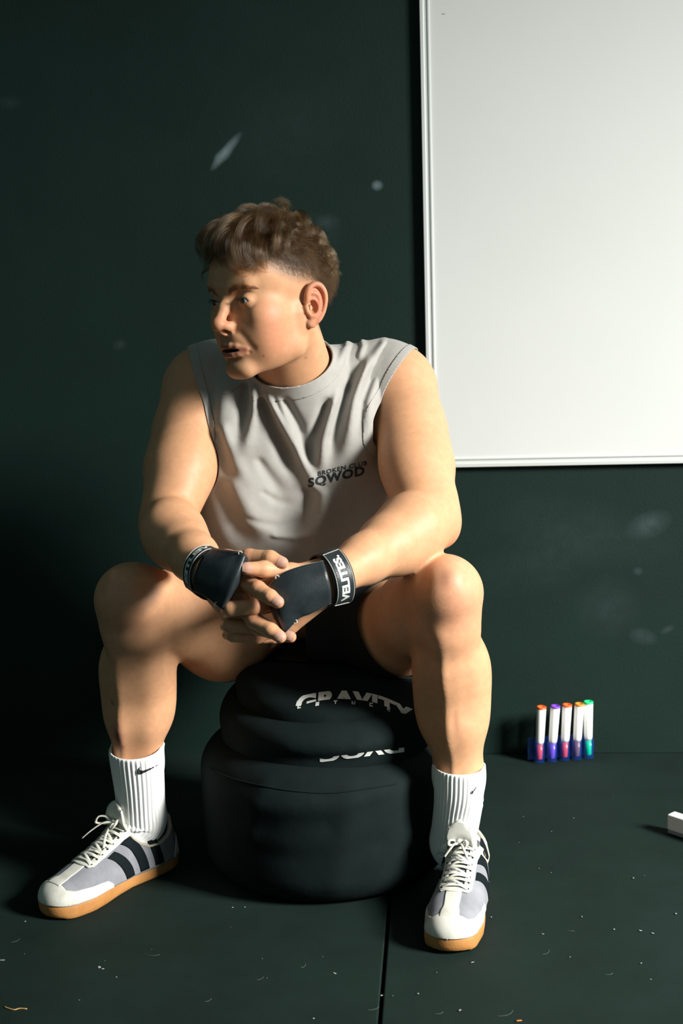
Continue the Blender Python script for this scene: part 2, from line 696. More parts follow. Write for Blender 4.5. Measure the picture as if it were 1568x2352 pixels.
def rail(a, b, inn):
    """frame rail from corner a to b (x, z), inn = inward direction, ends mitred"""
    a, b, inn = A(*a), A(*b), A(*inn)
    t = unit(b - a)
    V = []
    for q, s in ((a, 1), (b, -1)):
        for d, h in prof:
            p = q + inn * d + t * s * d
            V.append((p[0], YW - h, p[1]))
    n = len(prof)
    F = [(i, (i + 1) % n, n + (i + 1) % n, n + i) for i in range(n)] + [tuple(range(n)), tuple(range(2 * n - 1, n - 1, -1))]
    bm = bmesh.new()
    vs = [bm.verts.new(v) for v in V]
    for f in F:
        bm.faces.new([vs[i] for i in f])
    return bm
for a, b, inn in (((BX0, BZ0), (BX0, BZ1), (1, 0)), ((BX0, BZ0), (BX1, BZ0), (0, 1)), ((BX1, BZ0), (BX1, BZ1), (-1, 0)), ((BX0, BZ1), (BX1, BZ1), (0, -1))):
    put(from_bm('frame_rail', rail(a, b, inn), m_alu), board)
m_ink = mat('dry_ink', (0.10, 0.22, 0.17), 0.6)
p = at(1018, 32, YW - 0.010)
put(from_bm('ink_mark', box_bm(0.0055, 0.0006, 0.0011, (p[0], YW - 0.0104, p[2]), 0.0002, 1), m_ink), board)

# ------------------------------------------------------------------ markers in their holder
def marker_tip(px, py, Y):
    return at(px, py, Y)
m_wp = mat('white_barrel', (0.87, 0.88, 0.86), 0.35)
m_hold = mat('blue_clear_plastic', (0.012, 0.075, 0.40), 0.10, 0.5, Alpha=0.20)
m_holdp = mat('deep_blue_plastic', (0.025, 0.11, 0.46), 0.22, 0.5, Alpha=0.80)
def plastic(name, c):
    return mat(name, c, 0.35, 0.5)
mk = [('orange red', (1241, 1754), (1243, 1624), (0.95, 0.13, 0.02), (1.0, 0.10, 0.07)),
      ('purple', (1270, 1752), (1275, 1622), (0.20, 0.06, 0.62), (0.26, 0.11, 1.0)),
      ('orange red', (1299, 1749), (1302, 1619), (0.95, 0.13, 0.02), (1.0, 0.10, 0.07)),
      ('amber brown', (1327, 1747), (1330, 1617), (0.62, 0.26, 0.03), (0.26, 0.14, 0.12)),
      ('green', (1354, 1744), (1350.5, 1612), (0.02, 0.75, 0.26), (0.0, 0.95, 0.42))]
bases = [onz(*q[1]) for q in mk]
hold = empty('marker_holder', tuple(bases[2] * A(1, 1, 0)), label='clear blue plastic marker holder on the floor by the wall', category='marker holder')
row = unit((bases[4] - bases[0]) * A(1, 1, 0))
back = A(-row[1], row[0], 0)
CUP = 0.0115
for b in bases:
    c = b + back * CUP * 0.9
    c[2] = 0
    V, F = lathe([(0.0, 0.0), (CUP * 0.92, 0.0), (CUP, 0.0012), (CUP, 0.044), (CUP - 0.0013, 0.044), (CUP - 0.0013, 0.007), (0.0, 0.007)], 28, cap=False)
    o = obj('cup', V + c, F, m_hold)
    put(o, hold)
a, b = bases[0] - row * 0.020, bases[4] + row * 0.0135
mid = (a + b) / 2 + back * CUP * 2.25
ang = math.atan2(row[1], row[0])
bm = box_bm(np.linalg.norm(b - a), 0.0035, 0.048, (0, 0, 0.0245), 0.0012, 2)
bmesh.ops.rotate(bm, verts=bm.verts, cent=(0, 0, 0), matrix=Matrix.Rotation(ang, 3, 'Z'))
bmesh.ops.translate(bm, verts=bm.verts, vec=(mid[0], mid[1], 0))
put(from_bm('back_plate', bm, m_holdp), hold)
for i, (nm, bp, tp, c1, c2) in enumerate(mk):
    base = bases[i] + back * CUP * 0.9
    base[2] = 0.0072
    top = at(tp[0], tp[1], base[1])
    ax = unit(top - base)
    L = np.linalg.norm(top - base)
    lab = {0: 'white marker with orange end plug and red cap, at the holder\'s end nearest the sneaker', 1: 'white marker with purple end plug and violet blue cap',
           2: 'white marker with orange end plug and red cap, in the middle of the holder', 3: 'white marker with amber end plug and brown cap',
           4: 'white marker with green end plug and green cap'}[i]
    root = empty('marker', tuple(base), label=lab, category='marker', group='markers in the holder')
    q = Vector(ax).to_track_quat('Z', 'Y').to_matrix()
    Q = np.array(q)
    rb = 0.0098
    def place(V):
        return V @ Q.T
    V, F = lathe([(0.0, 0.0), (0.0058, 0.0), (0.0066, 0.001), (0.0068, 0.034), (0.0, 0.034)], 20, cap=False)
    obj('cap', place(V), F, plastic('cap_' + nm.replace(' ', '_'), c2), root)
    V, F = lathe([(0.0, 0.0315), (0.0060, 0.0315), (0.0072, 0.0328), (0.0084, 0.0375), (0.0088, 0.043), (rb, L - 0.003), (rb - 0.0004, L - 0.0022), (0, L - 0.0022)], 28, cap=False)
    obj('barrel', place(V), F, m_wp, root)
    V, F = lathe([(rb - 0.0003, L - 0.0034), (rb + 0.0003, L - 0.003), (rb + 0.0003, L + 0.0003), (rb - 0.001, L + 0.0014), (0.0062, L + 0.001), (0.0052, L - 0.003), (0, L - 0.003)], 28, cap=False)
    obj('end_plug', place(V), F, plastic('plug_' + nm.replace(' ', '_'), c1), root)

# ------------------------------------------------------------------ board eraser on the floor
e0, e1 = onz(1531, 1913), onz(1569, 1926)
ed = unit((e1 - e0) * A(1, 1, 0))
en = A(-ed[1], ed[0], 0)
er = empty('board_eraser', (float(e0[0] + ed[0] * 0.06), float(e0[1] + ed[1] * 0.06 + 0.02), 0), label='white block shaped board eraser lying on the floor', category='eraser')
m_foam = mat('white_foam', (0.78, 0.80, 0.80), 0.8)
m_felt = mat('grey_felt', (0.23, 0.26, 0.28), 0.95)
add_bump(m_felt, 800, 0.5, 0.001)
def eblock(z0, z1, inset, bev):
    bm = box_bm(0.12 - 2 * inset, 0.022 - 2 * inset, z1 - z0, (0.06, 0.011, (z0 + z1) / 2), bev, 3)
    for v in bm.verts:
        p = e0 + ed * v.co.x + en * v.co.y
        v.co = Vector((p[0], p[1], v.co.z))
    return bm
put(from_bm('felt_pad', eblock(0.0, 0.0065, 0.0008, 0.001), m_felt), er)
put(from_bm('foam_block', eblock(0.0065, 0.036, 0.0, 0.0025), m_foam), er)

# ------------------------------------------------------------------ sandbag
bag = empty('sandbag', (-0.24, 2.39, 0), label='slumped black canvas sandbag with folded top the man sits on', category='sandbag')
m_bag = mat('black_canvas', (0.015, 0.0215, 0.0235), 0.85, 0.12)
noise_color(m_bag, (0.0036, 0.0085, 0.0086), (0.0062, 0.0126, 0.0126), 9.0, 8, 0.3, 0.75)
add_bump(m_bag, 1300, 0.25, 0.0008)
add_bump(m_bag, 22, 0.22, 0.006, 3)
def rotx(t):
    c, s = math.cos(t), math.sin(t)
    return np.array([[1, 0, 0], [0, c, s], [0, -s, c]])
def rotxy(tx, ty):
    cy, sy = math.cos(ty), math.sin(ty)
    return rotx(tx) @ np.array([[cy, 0, -sy], [0, 1, 0], [sy, 0, cy]])
fb = Field()
fb.disc((-0.218, 2.376, 0.116), 0.220, 0.119, 0.056, 0.0)
fb.bump((-0.24, 2.17, 0.13), (0.16, 0.08, 0.07), 0.008)
for pts, s, a in [([(-.40, 2.20, .19), (-.30, 2.16, .175), (-.2, 2.15, .18), (-.1, 2.18, .2)], .010, .004), ([(-.42, 2.22, .15), (-.3, 2.17, .14), (-.2, 2.16, .15)], .012, -.003),
                  ([(-.36, 2.19, .10), (-.24, 2.16, .09), (-.12, 2.18, .11)], .014, -.003), ([(-.16, 2.16, .23), (-.17, 2.16, .14), (-.19, 2.16, .05)], .014, .003),
                  ([(-.30, 2.17, .22), (-.33, 2.18, .12)], .012, .003), ([(-.28, 2.16, .215), (-.20, 2.15, .205), (-.10, 2.17, .215)], .007, -.003)]:
    fb.crease(pts, s, a)
V, F = polygonize(fb, (-0.52, 2.10, -0.01), (0.04, 2.68, 0.30), 0.005)
put(obj('lower_body', V, F, m_bag), bag)
# the slack folded in tiers on top
f2 = Field()
M2 = rotxy(R(7), R(-5))
f2.disc((-0.205, 2.385, 0.268), 0.198, 0.056, 0.045, 0.0, rot=M2)
f2.crease([(-.36, 2.27, .285), (-.26, 2.20, .272), (-.16, 2.185, .268), (-.06, 2.21, .272)], .012, .006)
f2.crease([(-.33, 2.22, .255), (-.24, 2.19, .245), (-.12, 2.18, .245)], .008, -.004)
f2.crease([(-.14, 2.18, .30), (-.15, 2.175, .24)], .009, .003)
f2.crease([(-.11, 2.18, .29), (-.12, 2.175, .24)], .006, -.003)
f3 = Field()
M3 = rotxy(R(14), R(5))
f3.disc((-0.185, 2.400, 0.318), 0.192, 0.042, 0.036, 0.0, rot=M3)
f3.ell((-0.16, 2.42, 0.315), (0.16, 0.13, 0.055), 0.05)
f3.bump((-.24, 2.62, .41), (.13, .12, .09), -.05)
f3.crease([(-.33, 2.26, .325), (-.2, 2.22, .318), (-.06, 2.25, .318)], .010, .004)
V, F = polygonize(f2, (-0.45, 2.14, 0.16), (0.04, 2.62, 0.37), 0.004)
put(obj('middle_fold', V, F, m_bag), bag)
V, F = polygonize(f3, (-0.42, 2.16, 0.22), (0.06, 2.64, 0.46), 0.004)
put(obj('top_fold', V, F, m_bag), bag)
V, F = tube(project(fb, catmull([(-.43, 2.26, .216), (-.36, 2.2, .213), (-.27, 2.165, .206), (-.18, 2.16, .203), (-.08, 2.19, .209)], 8), 6, 0.0008), 0.0013, 6)
put(obj('seam', V, F, m_bag), bag)
m_print = mat('white_print', (0.66, 0.68, 0.65), 0.7)
def hit(field, O, D, n=60, tmax=1.0):
    X = np.asarray(O, np.float32).copy()
    t = np.zeros(len(X), np.float32)
    for _ in range(n):
        d = field(X + t[:, None] * D)
        t += np.clip(d, -0.01, 0.03) * 0.8
        t = np.clip(t, 0, tmax)
    return X + t[:, None] * D
from mathutils.bvhtree import BVHTree
def decal_on(name, V, F, target, warp, m, parent, lift, view):
    """lay flat lettering on the mesh of an object already built (its verts in world space plus the parents' offsets)"""
    off = np.zeros(3)
    p = target
    while p is not None:
        off += np.array(p.location)
        p = p.parent
    me = target.data
    co = np.empty(len(me.vertices) * 3, np.float32)
    me.vertices.foreach_get('co', co)
    co = co.reshape(-1, 3) + off
    tree = BVHTree.FromPolygons([Vector(c) for c in co.tolist()], [tuple(q.vertices) for q in me.polygons])
    D = Vector(unit(view))
    out, ok = [], []
    for u, v in V[:, :2]:
        P0 = Vector(warp(u, v)) - D * 0.12
        h = tree.ray_cast(P0, D, 0.5)
        ok.append(h[0] is not None)
        out.append(h[0] - D * lift if h[0] is not None else P0)
    F = [f for f in F if all(ok[i] for i in f)]
    o = obj(name, np.array(out), F, m, None, smooth=False)
    return o
def decal(name, V, F, fieldx, warp, m, parent, lift=0.0006, view=None):
    """lay flat lettering (u, v) on a surface: warp gives points near it, rays run along view"""
    P = np.array([warp(u, v) for u, v in V[:, :2]], np.float32)
    D = np.broadcast_to(np.asarray(unit(view), np.float32), P.shape)
    X = hit(fieldx, P - 0.10 * D, D)
    X = X + grad(fieldx, X) * lift
    o = obj(name, X, F, m, None, smooth=False)
    return o
VIEW = unit(A(-0.1, 2.2, -0.45))
def pixel_warp(P4, Y, arc=0.0):
    """bilinear patch between four photograph corners (lower left, lower right, upper right, upper left) at depth Y"""
    a, b, c, d = [at(x, y, Y) for x, y in P4]
    def w(u, v):
        bow = arc * 4 * u * (1 - u)
        return (a * (1 - u) + b * u) * (1 - v) + (d * (1 - u) + c * u) * v + A(0, 0, bow)
    return w
def cut_low(V, F, v0):
    keep = [f for f in F if all(V[i, 1] > v0 - 1e-3 for i in f)]
    return V, keep

# lettering on the bag: what the folds leave in view
def text_cut(s, v0, v1, **kw):
    V, F = text_mesh(s, **kw)
    bm = bmesh.new()
    vs = [bm.verts.new(v) for v in V]
    for f in F:
        try:
            bm.faces.new([vs[i] for i in f])
        except ValueError:
            pass
    for co, no in ((v0, -1), (v1, 1)):
        bmesh.ops.bisect_plane(bm, geom=bm.verts[:] + bm.edges[:] + bm.faces[:], plane_co=(0, co, 0), plane_no=(0, no, 0), clear_outer=True)
    bmesh.ops.triangulate(bm, faces=bm.faces)
    bm.verts.index_update()
    V = np.array([v.co[:] for v in bm.verts])
    F = [tuple(v.index for v in f.verts) for f in bm.faces]
    bm.free()
    return V, F
def curve_px(pts):
    P = np.array(pts, float)
    C = catmull(P, 16)
    s = np.concatenate([[0], np.cumsum(np.linalg.norm(np.diff(C, axis=0), axis=1))])
    s /= s[-1]
    return lambda u: np.array([np.interp(u, s, C[:, 0]), np.interp(u, s, C[:, 1])])
def arc_warp(c, height, Y, w, flip=False):
    def f(u, v):
        u = u / w
        if flip:
            u = 1 - u
        q = c(u)
        return at(q[0], q[1] + (v if flip else (1 - v)) * height, Y)
    return f
V, F = text_cut('GRAVITY', 0.44, 1.01, bold=0.055, xscale=1.5, fine=0.12, space=1.08)
wv = V[:, 0].max()
top_c = curve_px([(676, 1611), (735, 1601), (795, 1599), (868, 1609), (949, 1640)])
put(decal('lettering', V, F, f3, arc_warp(top_c, 30, 2.2, wv), m_print, bag, 0.0009, VIEW), bag)
low_c = curve_px([(676, 1622), (735, 1615), (795, 1614), (868, 1622), (945, 1648)])
for i, ch in enumerate('FITNESS'):
    V, F = text_cut(ch, 0.40, 1.01, bold=0.03, xscale=1.0, fine=0.3)
    wv = V[:, 0].max()
    uc = 0.03 + i * 0.153
    def warp(u, v, uc=uc, wv=wv):
        q = low_c(min(uc + (u / wv - 0.5) * 0.03, 1.0))
        return at(q[0], q[1] + 5 + (1 - v) * 11, 2.2)
    put(decal('lettering', V, F, f3, warp, m_print, bag, 0.0009, VIEW), bag)
V, F = text_cut('DVOC', 0.60, 1.01, bold=0.05, xscale=1.6, fine=0.12, space=1.08)
wv = V[:, 0].max()
bot_c = curve_px([(735, 1722), (800, 1714), (860, 1709), (928, 1708)])
put(decal('lettering', V, F, f2, arc_warp(bot_c, 26, 2.2, wv, True), m_print, bag, 0.0009, VIEW), bag)

# ------------------------------------------------------------------ lint and crumbs on the mats
rng = np.random.default_rng(7)
bits = []
def fleck(x, y, L, wd, ang, lift=0.0006):
    a = np.array([math.cos(ang), math.sin(ang), 0]) * L / 2
    b = np.array([-math.sin(ang), math.cos(ang), 0]) * wd / 2
    c = A(x, y, lift)
    V = [c - a - b, c + a - b * 0.6, c + a * 0.8 + b, c - a * 0.9 + b * 0.8]
    V = V + [v + A(0, 0, 0.0005) - (v - c) * A(.35, .35, 0) for v in V]
    return np.array(V), [(3, 2, 1, 0), (4, 5, 6, 7), (0, 1, 5, 4), (1, 2, 6, 5), (2, 3, 7, 6), (3, 0, 4, 7)]
for px, py, L, wd in [(228, 2222, .007, .005), (236, 2226, .004, .003), (768, 2236, .006, .003), (876, 2287, .004, .003), (1056, 2321, .005, .003), (1246, 2146, .004, .002), (1410, 2135, .003, .003),
                      (1470, 2138, .005, .003), (1498, 2144, .005, .0025), (1552, 2099, .004, .003), (1128, 2107, .003, .002), (58, 2117, .003, .003), (720, 2340, .003, .003), (960, 2283, .003, .003),
                      (1336, 2106, .004, .002), (1454, 2017, .004, .003), (5, 2206, .008, .003), (267, 2245, .003, .002), (562, 2084, .003, .0025), (534, 2085, .003, .0025), (1472, 2213, .003, .002), (1085, 2211, .006, .002)]:
    c = onz(px, py)
    bits.append(fleck(c[0], c[1], L, wd, rng.uniform(0, 3.1)))
for _ in range(90):
    x, y = rng.uniform(-0.8, 0.55), rng.uniform(1.55, 2.75)
    s = rng.uniform(0.0006, 0.0014)
    if math.hypot(x + .24, y - 2.39) < .27 or math.hypot(x + .57, y - 2.24) < .20 or math.hypot(x - .015, y - 2.15) < .19:
        continue
    bits.append(fleck(x, y, s * rng.uniform(1, 2.5), s, rng.uniform(0, 3.1)))
m_bits = mat('pale_lint', (0.26, 0.28, 0.27), 0.8)
V, F = join(bits)
obj('floor_litter', V, F, m_bits, None, False, kind='stuff', label='pale crumbs and flecks scattered over the black mats', category='litter')
hairs = []
for px, py, L in [(1165, 2333, .030), (1258, 2190, .02), (345, 2196, .03), (38, 2163, .018), (1310, 2140, .012), (700, 2220, .016), (1010, 2330, .014), (1400, 2240, .014), (480, 2300, .015), (860, 2320, .02), (600, 2250, .015)]:
    c = onz(px, py)
    a = rng.uniform(-0.7, 0.9)
    P = [c + A(math.cos(a + q * 0.8) * L * (q - .5), math.sin(a + q * 0.8) * L * (q - .5), 0.0012) for q in np.linspace(0, 1, 6)]
    hairs.append(tube(catmull(P, 3), 0.00022, 4))
V, F = join(hairs)
obj('floor_lint', V, F, mat('dull_lint', (0.12, 0.135, 0.13), 0.8), None, kind='stuff', label='fine pale fibres lying on the black mats', category='lint')
m_straw = mat('dry_straw', (0.42, 0.27, 0.09), 0.7)
P = [onz(x, y) + A(0, 0, 0.0012) for x, y in ((10, 2314), (20, 2318), (33, 2321), (45, 2318), (62, 2319))]
V, F = tube(catmull(P, 4), 0.0009, 6)
obj('straw', V, F, m_straw, None, label='bent yellow straw on the mat at the near left corner', category='straw')
c = onz(1192, 2345)
V, F = fleck(c[0], c[1], 0.008, 0.004, 0.1)
obj('leaf_scrap', V, F, mat('orange_scrap', (0.50, 0.16, 0.03), 0.7), None, False, label='tiny orange brown scrap on the mat at the near edge', category='scrap')

# ---- drape of the shirt: (path in the photograph's frame, width, height) at the chest's depth
FOLDS = [
    ([(585, 872), (586, 940), (572, 1010), (545, 1060)], .0075, .0100), ([(563, 868), (564, 950), (556, 1030)], .0085, -.0085), ([(520, 865), (512, 950), (520, 1060)], .013, .0060),
    ([(612, 892), (662, 985), (715, 1090), (735, 1150)], .0070, .0115), ([(600, 900), (640, 1000), (690, 1110)], .0078, -.0095), ([(655, 900), (690, 975), (700, 1060)], .0070, -.0065), ([(640, 900), (684, 1000), (706, 1080)], .0045, .0050),
    ([(780, 890), (745, 1000), (728, 1110)], .0075, .0110), ([(757, 905), (722, 1010), (708, 1120)], .0085, -.0105), ([(805, 870), (775, 980), (752, 1090)], .0080, -.0085),
    ([(850, 815), (812, 920), (790, 1060)], .0080, .0110), ([(825, 815), (795, 910), (772, 1030)], .0075, -.0075), ([(876, 840), (846, 920), (836, 1030)], .0055, .0065),
    ([(860, 835), (833, 920), (826, 1020)], .0055, -.0060), ([(500, 975), (517, 1040), (535, 1110)], .0065, -.0060), ([(515, 960), (545, 1050), (610, 1160)], .0085, .0065), ([(590, 1040), (628, 1100), (662, 1150)], .0075, -.0050),
    ([(885, 1020), (835, 1130), (745, 1260)], .017, -.0100), ([(905, 1110), (860, 1190), (790, 1270)], .010, .0100), ([(500, 1085), (540, 1190), (590, 1270)], .013, -.0065),
    ([(530, 1080), (590, 1190), (680, 1270)], .015, .0080), ([(715, 1110), (700, 1180), (650, 1260)], .012, -.0085), ([(745, 1110), (745, 1180), (700, 1260)], .011, .0065),
    ([(783, 766), (790, 800), (770, 870)], .0040, .0065), ([(800, 766), (812, 800), (790, 880)], .0040, -.0050), ([(812, 766), (828, 800), (802, 890)], .0040, .0060),
    ([(885, 780), (850, 830), (812, 900)], .006, .0080), ([(905, 798), (872, 850), (850, 920)], .005, -.0050), ([(600, 1120), (640, 1148), (690, 1155)], .005, -.0028),
    ([(560, 1180), (640, 1205), (720, 1195)], .006, -.0028), ([(620, 1222), (680, 1232), (730, 1218)], .005, .0050), ([(470, 850), (490, 930), (492, 1000)], .006, -.0040)]
HAND_LOCKS = [
    ([(52, 120, -24), (76, 132, -30), (96, 126, -36), (104, 108, -40), (96, 94, -38), (90, 98, -32)], 9), ([(58, 118, -10), (82, 130, -14), (101, 120, -20), (104, 100, -26), (97, 84, -26)], 9),
    ([(46, 118, -40), (66, 128, -50), (84, 118, -56), (90, 98, -56), (84, 84, -50)], 9), ([(62, 114, 4), (84, 124, 4), (100, 112, 0), (102, 92, -4), (97, 78, -2), (92, 82, 4)], 8.5),
    ([(60, 112, 16), (82, 120, 18), (98, 108, 20), (101, 88, 22), (98, 70, 26), (93, 64, 34), (88, 70, 38)], 8.5), ([(56, 112, 28), (76, 118, 34), (91, 104, 38), (95, 84, 41), (91, 68, 45), (84, 63, 52), (80, 70, 55)], 8.5),
    ([(48, 114, 38), (68, 116, 47), (82, 100, 54), (85, 82, 57), (79, 68, 61), (71, 66, 66)], 8), ([(36, 114, 48), (54, 114, 60), (66, 98, 66), (68, 82, 69), (62, 70, 72), (53, 68, 75)], 8),
    ([(22, 114, 54), (36, 112, 68), (46, 96, 74), (46, 80, 77), (39, 70, 79)], 8), ([(6, 114, 56), (16, 112, 70), (24, 94, 78), (22, 79, 81), (13, 70, 82)], 8),
    ([(64, 110, 10), (90, 112, 9), (104, 98, 6), (102, 80, 8), (97, 72, 14)], 7), ([(62, 108, 24), (86, 110, 27), (98, 94, 31), (95, 76, 37), (88, 68, 44)], 7),
    ([(48, 120, -8), (70, 136, -12), (90, 134, -20), (103, 122, -26), (106, 106, -32)], 9), ([(42, 124, 8), (60, 142, 10), (82, 138, 8), (98, 124, 6), (102, 108, 4)], 9), ([(34, 124, 26), (50, 140, 33), (70, 134, 37), (86, 118, 40), (90, 102, 42)], 9),
    ([(18, 128, 36), (30, 144, 46), (48, 138, 54), (62, 118, 60), (66, 102, 62)], 9), ([(2, 130, 40), (10, 146, 50), (26, 136, 61), (36, 116, 69)], 9), ([(-18, 132, 34), (-16, 146, 46), (-4, 138, 60), (6, 118, 72)], 9),
    ([(-36, 126, 36), (-42, 136, 50), (-34, 124, 66), (-22, 104, 77)], 9), ([(-52, 116, 30), (-66, 120, 42), (-62, 106, 60), (-48, 88, 73)], 8), ([(16, 134, 8), (24, 156, 8), (44, 156, 4), (64, 146, 0)], 9),
    ([(-8, 136, 14), (-4, 158, 18), (14, 160, 20), (34, 150, 22)], 9), ([(-30, 132, 10), (-36, 152, 16), (-20, 158, 24), (0, 150, 32)], 9), ([(-52, 122, 8), (-68, 134, 14), (-68, 126, 30), (-54, 112, 48)], 8),
    ([(28, 128, -20), (42, 146, -26), (64, 142, -36), (80, 128, -46)], 9), ([(32, 122, -46), (46, 132, -58), (62, 120, -66), (70, 102, -70)], 9), ([(-2, 134, -20), (4, 152, -28), (24, 148, -40), (44, 132, -54)], 9),
    ([(-20, 134, 24), (-28, 154, 28), (-14, 156, 40), (4, 142, 52)], 8), ([(-40, 126, 20), (-54, 142, 26), (-46, 138, 42), (-28, 122, 60)], 8), ([(8, 136, 24), (14, 154, 30), (32, 150, 38), (50, 136, 46)], 8)]

# ------------------------------------------------------------------ the person: skeleton points
shL, elL, wrL = at(918, 885, 2.455), at(988, 1196, 2.25), at(772, 1322, 2.045)
shR, elR, wrR = at(458, 888, 2.455), at(380, 1205, 2.27), at(474, 1312, 2.065)
knL, knR = at(1020, 1362, 2.185), at(304, 1378, 2.215)
hipL, hipR = A(-0.145, 2.585, 0.435), A(-0.335, 2.585, 0.435)
thL, thR = at(903, 1450, 2.37), at(510, 1452, 2.41)
anL, anR = A(0.019, 2.235, 0.095), A(-0.541, 2.305, 0.095)

# head frame: F forward, U up, Lf towards his left ear
def head_frame(yaw, pitch, roll):
    F = A(math.cos(yaw), math.sin(yaw), 0)
    L = A(-F[1], F[0], 0)
    U = A(0, 0, 1.0)
    F, U = F * math.cos(pitch) - U * math.sin(pitch), U * math.cos(pitch) + F * math.sin(pitch)
    U, L = U * math.cos(roll) + L * math.sin(roll), L * math.cos(roll) - U * math.sin(roll)
    return F, U, L
HF, HU, HL = head_frame(R(-129.7), R(2.0), R(-3.5))
HO, HS = A(-0.276, 2.30, 0.9695), 1.023e-3
HM = np.array([HF, HU, HL])
def hp(f, u, l):
    return HO + (A(f, u, l) * HS) @ HM

RING_C, RING_N, RING_R = A(-0.252, 2.369, 0.876), unit(A(-0.10, -0.56, 0.82)), 0.0660   # collar opening
# ---- limbs, neck and trunk
body = Field()
nk0, nk1 = hp(-20, -35, 0), A(-0.245, 2.425, 0.815)
body.ell((-0.255, 2.49, 0.70), (0.165, 0.105, 0.165), 0.05)
body.ell((-0.25, 2.545, 0.50), (0.150, 0.105, 0.150), 0.06)
body.cone(shL + A(-.02, 0, 0), A(-0.25, 2.44, .80), .062, .07, 0.05)
body.cone(shR + A(.02, 0, 0), A(-0.25, 2.44, .80), .062, .07, 0.05)
body.cone(nk0, nk1, 0.058, 0.066, 0.03)
body.cone(nk1 + A(.03, .02, .02), shL + A(-.03, .02, .03), 0.045, 0.045, 0.04)
body.cone(nk1 + A(-.03, .02, .02), shR + A(.03, .02, .03), 0.045, 0.045, 0.04)
# sternomastoid, throat
body.cone(hp(-14, -25, 60), A(-0.235, 2.37, 0.845), 0.012, 0.011, 0.025)

def arm(sh, el, wr, s, e=1.0):
    """upper arm and forearm with deltoid, biceps, triceps and the flexor mass"""
    f = Field()
    ua = unit(el - sh)
    out = A(s, 0, 0)
    m = lambda t: sh + (el - sh) * t
    f.chain([(sh, .0555), (m(.30), .0535), (m(.62), .0515), (m(.88), .0450 * e), (el, .043 * e)], 0.03)
    f.ell(sh + A(s * .004, -.006, -.018), (.055, .060, .070), 0.03)
    fr = unit(np.cross(ua, A(s, 0, 0)))
    f.ell(m(.60) + A(-s * .012, -.016, 0), (.044, .046, .085), 0.03, rot=np.array([unit(np.cross(fr, ua)), fr, ua]))
    f.ell(m(.48) + A(s * .010, .018, 0), (.044, .042, .095), 0.03, rot=np.array([unit(np.cross(fr, ua)), fr, ua]))
    n = lambda t: el + (wr - el) * t
    f.chain([(el, .043 * e), (n(.22), .0505 * e), (n(.45), .0455 * e), (n(.72), .0352), (n(1.0), .0290)], 0.02)
    f.ell(n(.24) + A(s * .006, 0, .014 * e), (.046 * e, .046 * e, .046 * e), 0.03)
    f.ell(n(.30) + A(-s * .004, 0, -.012), (.042 * e, .042 * e, .042 * e), 0.03)
    f.bump(el + A(s * .030, .012, -.030), .020, .006)
    return f
armL, armR = arm(shL, elL, wrL, 1), arm(shR, elR, wrR, -1, 0.88)
# skin folds of the bent elbows
armL.crease([elL + A(-.035, -.035, .022), elL + A(-.012, -.05, .020), elL + A(.008, -.055, .016)], .004, -.0018)
armR.crease([elR + A(-.045, -.03, .028), elR + A(-.01, -.05, .030), elR + A(.03, -.05, .022), elR + A(.05, -.035, .012)], .004, -.0022)
body.p += armL.p + armR.p

def leg(hip, th, kn, an, s, foot):
    f = Field()
    f.chain([(hip, .098), (th, .080 if s < 0 else .0735), (th * .45 + kn * .55, .0675 if s < 0 else .0655), (kn, .0575)], 0.03)
    shin = kn + (an - kn) * np.array([[.0], [.12], [.30], [.52], [.74], [.90], [1.0]])
    bulge = A(0, .016, 0)
    f.chain([(shin[0], .0560), (shin[1], .0490), (shin[2] + bulge, .0530), (shin[3] + bulge * .7, .0490), (shin[4] + bulge * .2, .0375), (shin[5], .0325), (shin[6], .0320)], 0.02)
    ax = unit(an - kn)
    # the two heads of the calf, shin bone, kneecap, dimples beside the kneecap
    for sx, dz in ((1, .0), (-1, .02)):
        f.ell(kn + (an - kn) * (.385 + dz) + A(sx * .024, .026, 0), (.038, .042, .082), 0.025, rot=np.array([[1, 0, 0], np.cross(ax, [1, 0, 0]), ax]))
    f.ell(kn + A(s * .004, -.030, .018), (.032, .028, .034), 0.03)
    f.bump(kn + A(-s * .032, -.045, .030), (.012, .014, .018), -.0045)
    f.bump(kn + A(s * .036, -.04, .03), (.010, .014, .016), -.003)
    f.bump(kn + (an - kn) * .16 + A(0, -.05, 0), (.018, .014, .014), .0045)
    f.bump(kn + A(-s * .052, .01, .02), (.022, .03, .02), .006)
    fd = unit(A(foot[0], foot[1], 0))
    md = A(-s * abs(fd[1]), s * fd[0] * np.sign(-fd[1]) * -1, 0)
    md = unit(np.cross(fd, A(0, 0, 1)) * (1 if s * np.cross(fd, A(0, 0, 1))[0] < 0 else -1))   # towards the other leg
    q = lambda t: kn + (an - kn) * t
    f.crease([q(.14) + fd * .050 + md * .004, q(.35) + fd * .050 + md * .008, q(.60) + fd * .047 + md * .008, q(.9) + fd * .036], .0085, .0045)
    f.crease([q(.22) + fd * .032 + md * .036, q(.45) + fd * .034 + md * .034, q(.7) + fd * .028 + md * .028], .015, -.0065)
    f.crease([q(.18) + fd * .034 - md * .030, q(.45) + fd * .036 - md * .028], .014, -.0025)
    # foot inside the shoe
    return f
legL, legR = leg(hipL, thL, knL, anL, 1, (-.14, -.99)), leg(hipR, thR, knR, anR, -1, (-.585, -.81))
toL, toR = A(-0.002, 2.06, 0.03), A(-0.625, 2.17, 0.03)
legL.chain([(anL, .033), (anL + A(0, .03, -.05), .03)], 0.02)
legL.chain([(anL, .032), (toL, .020)], 0.02)
legR.chain([(anR, .033), (anR + A(.02, .03, -.05), .03)], 0.02)
legR.chain([(anR, .032), (toR, .020)], 0.02)

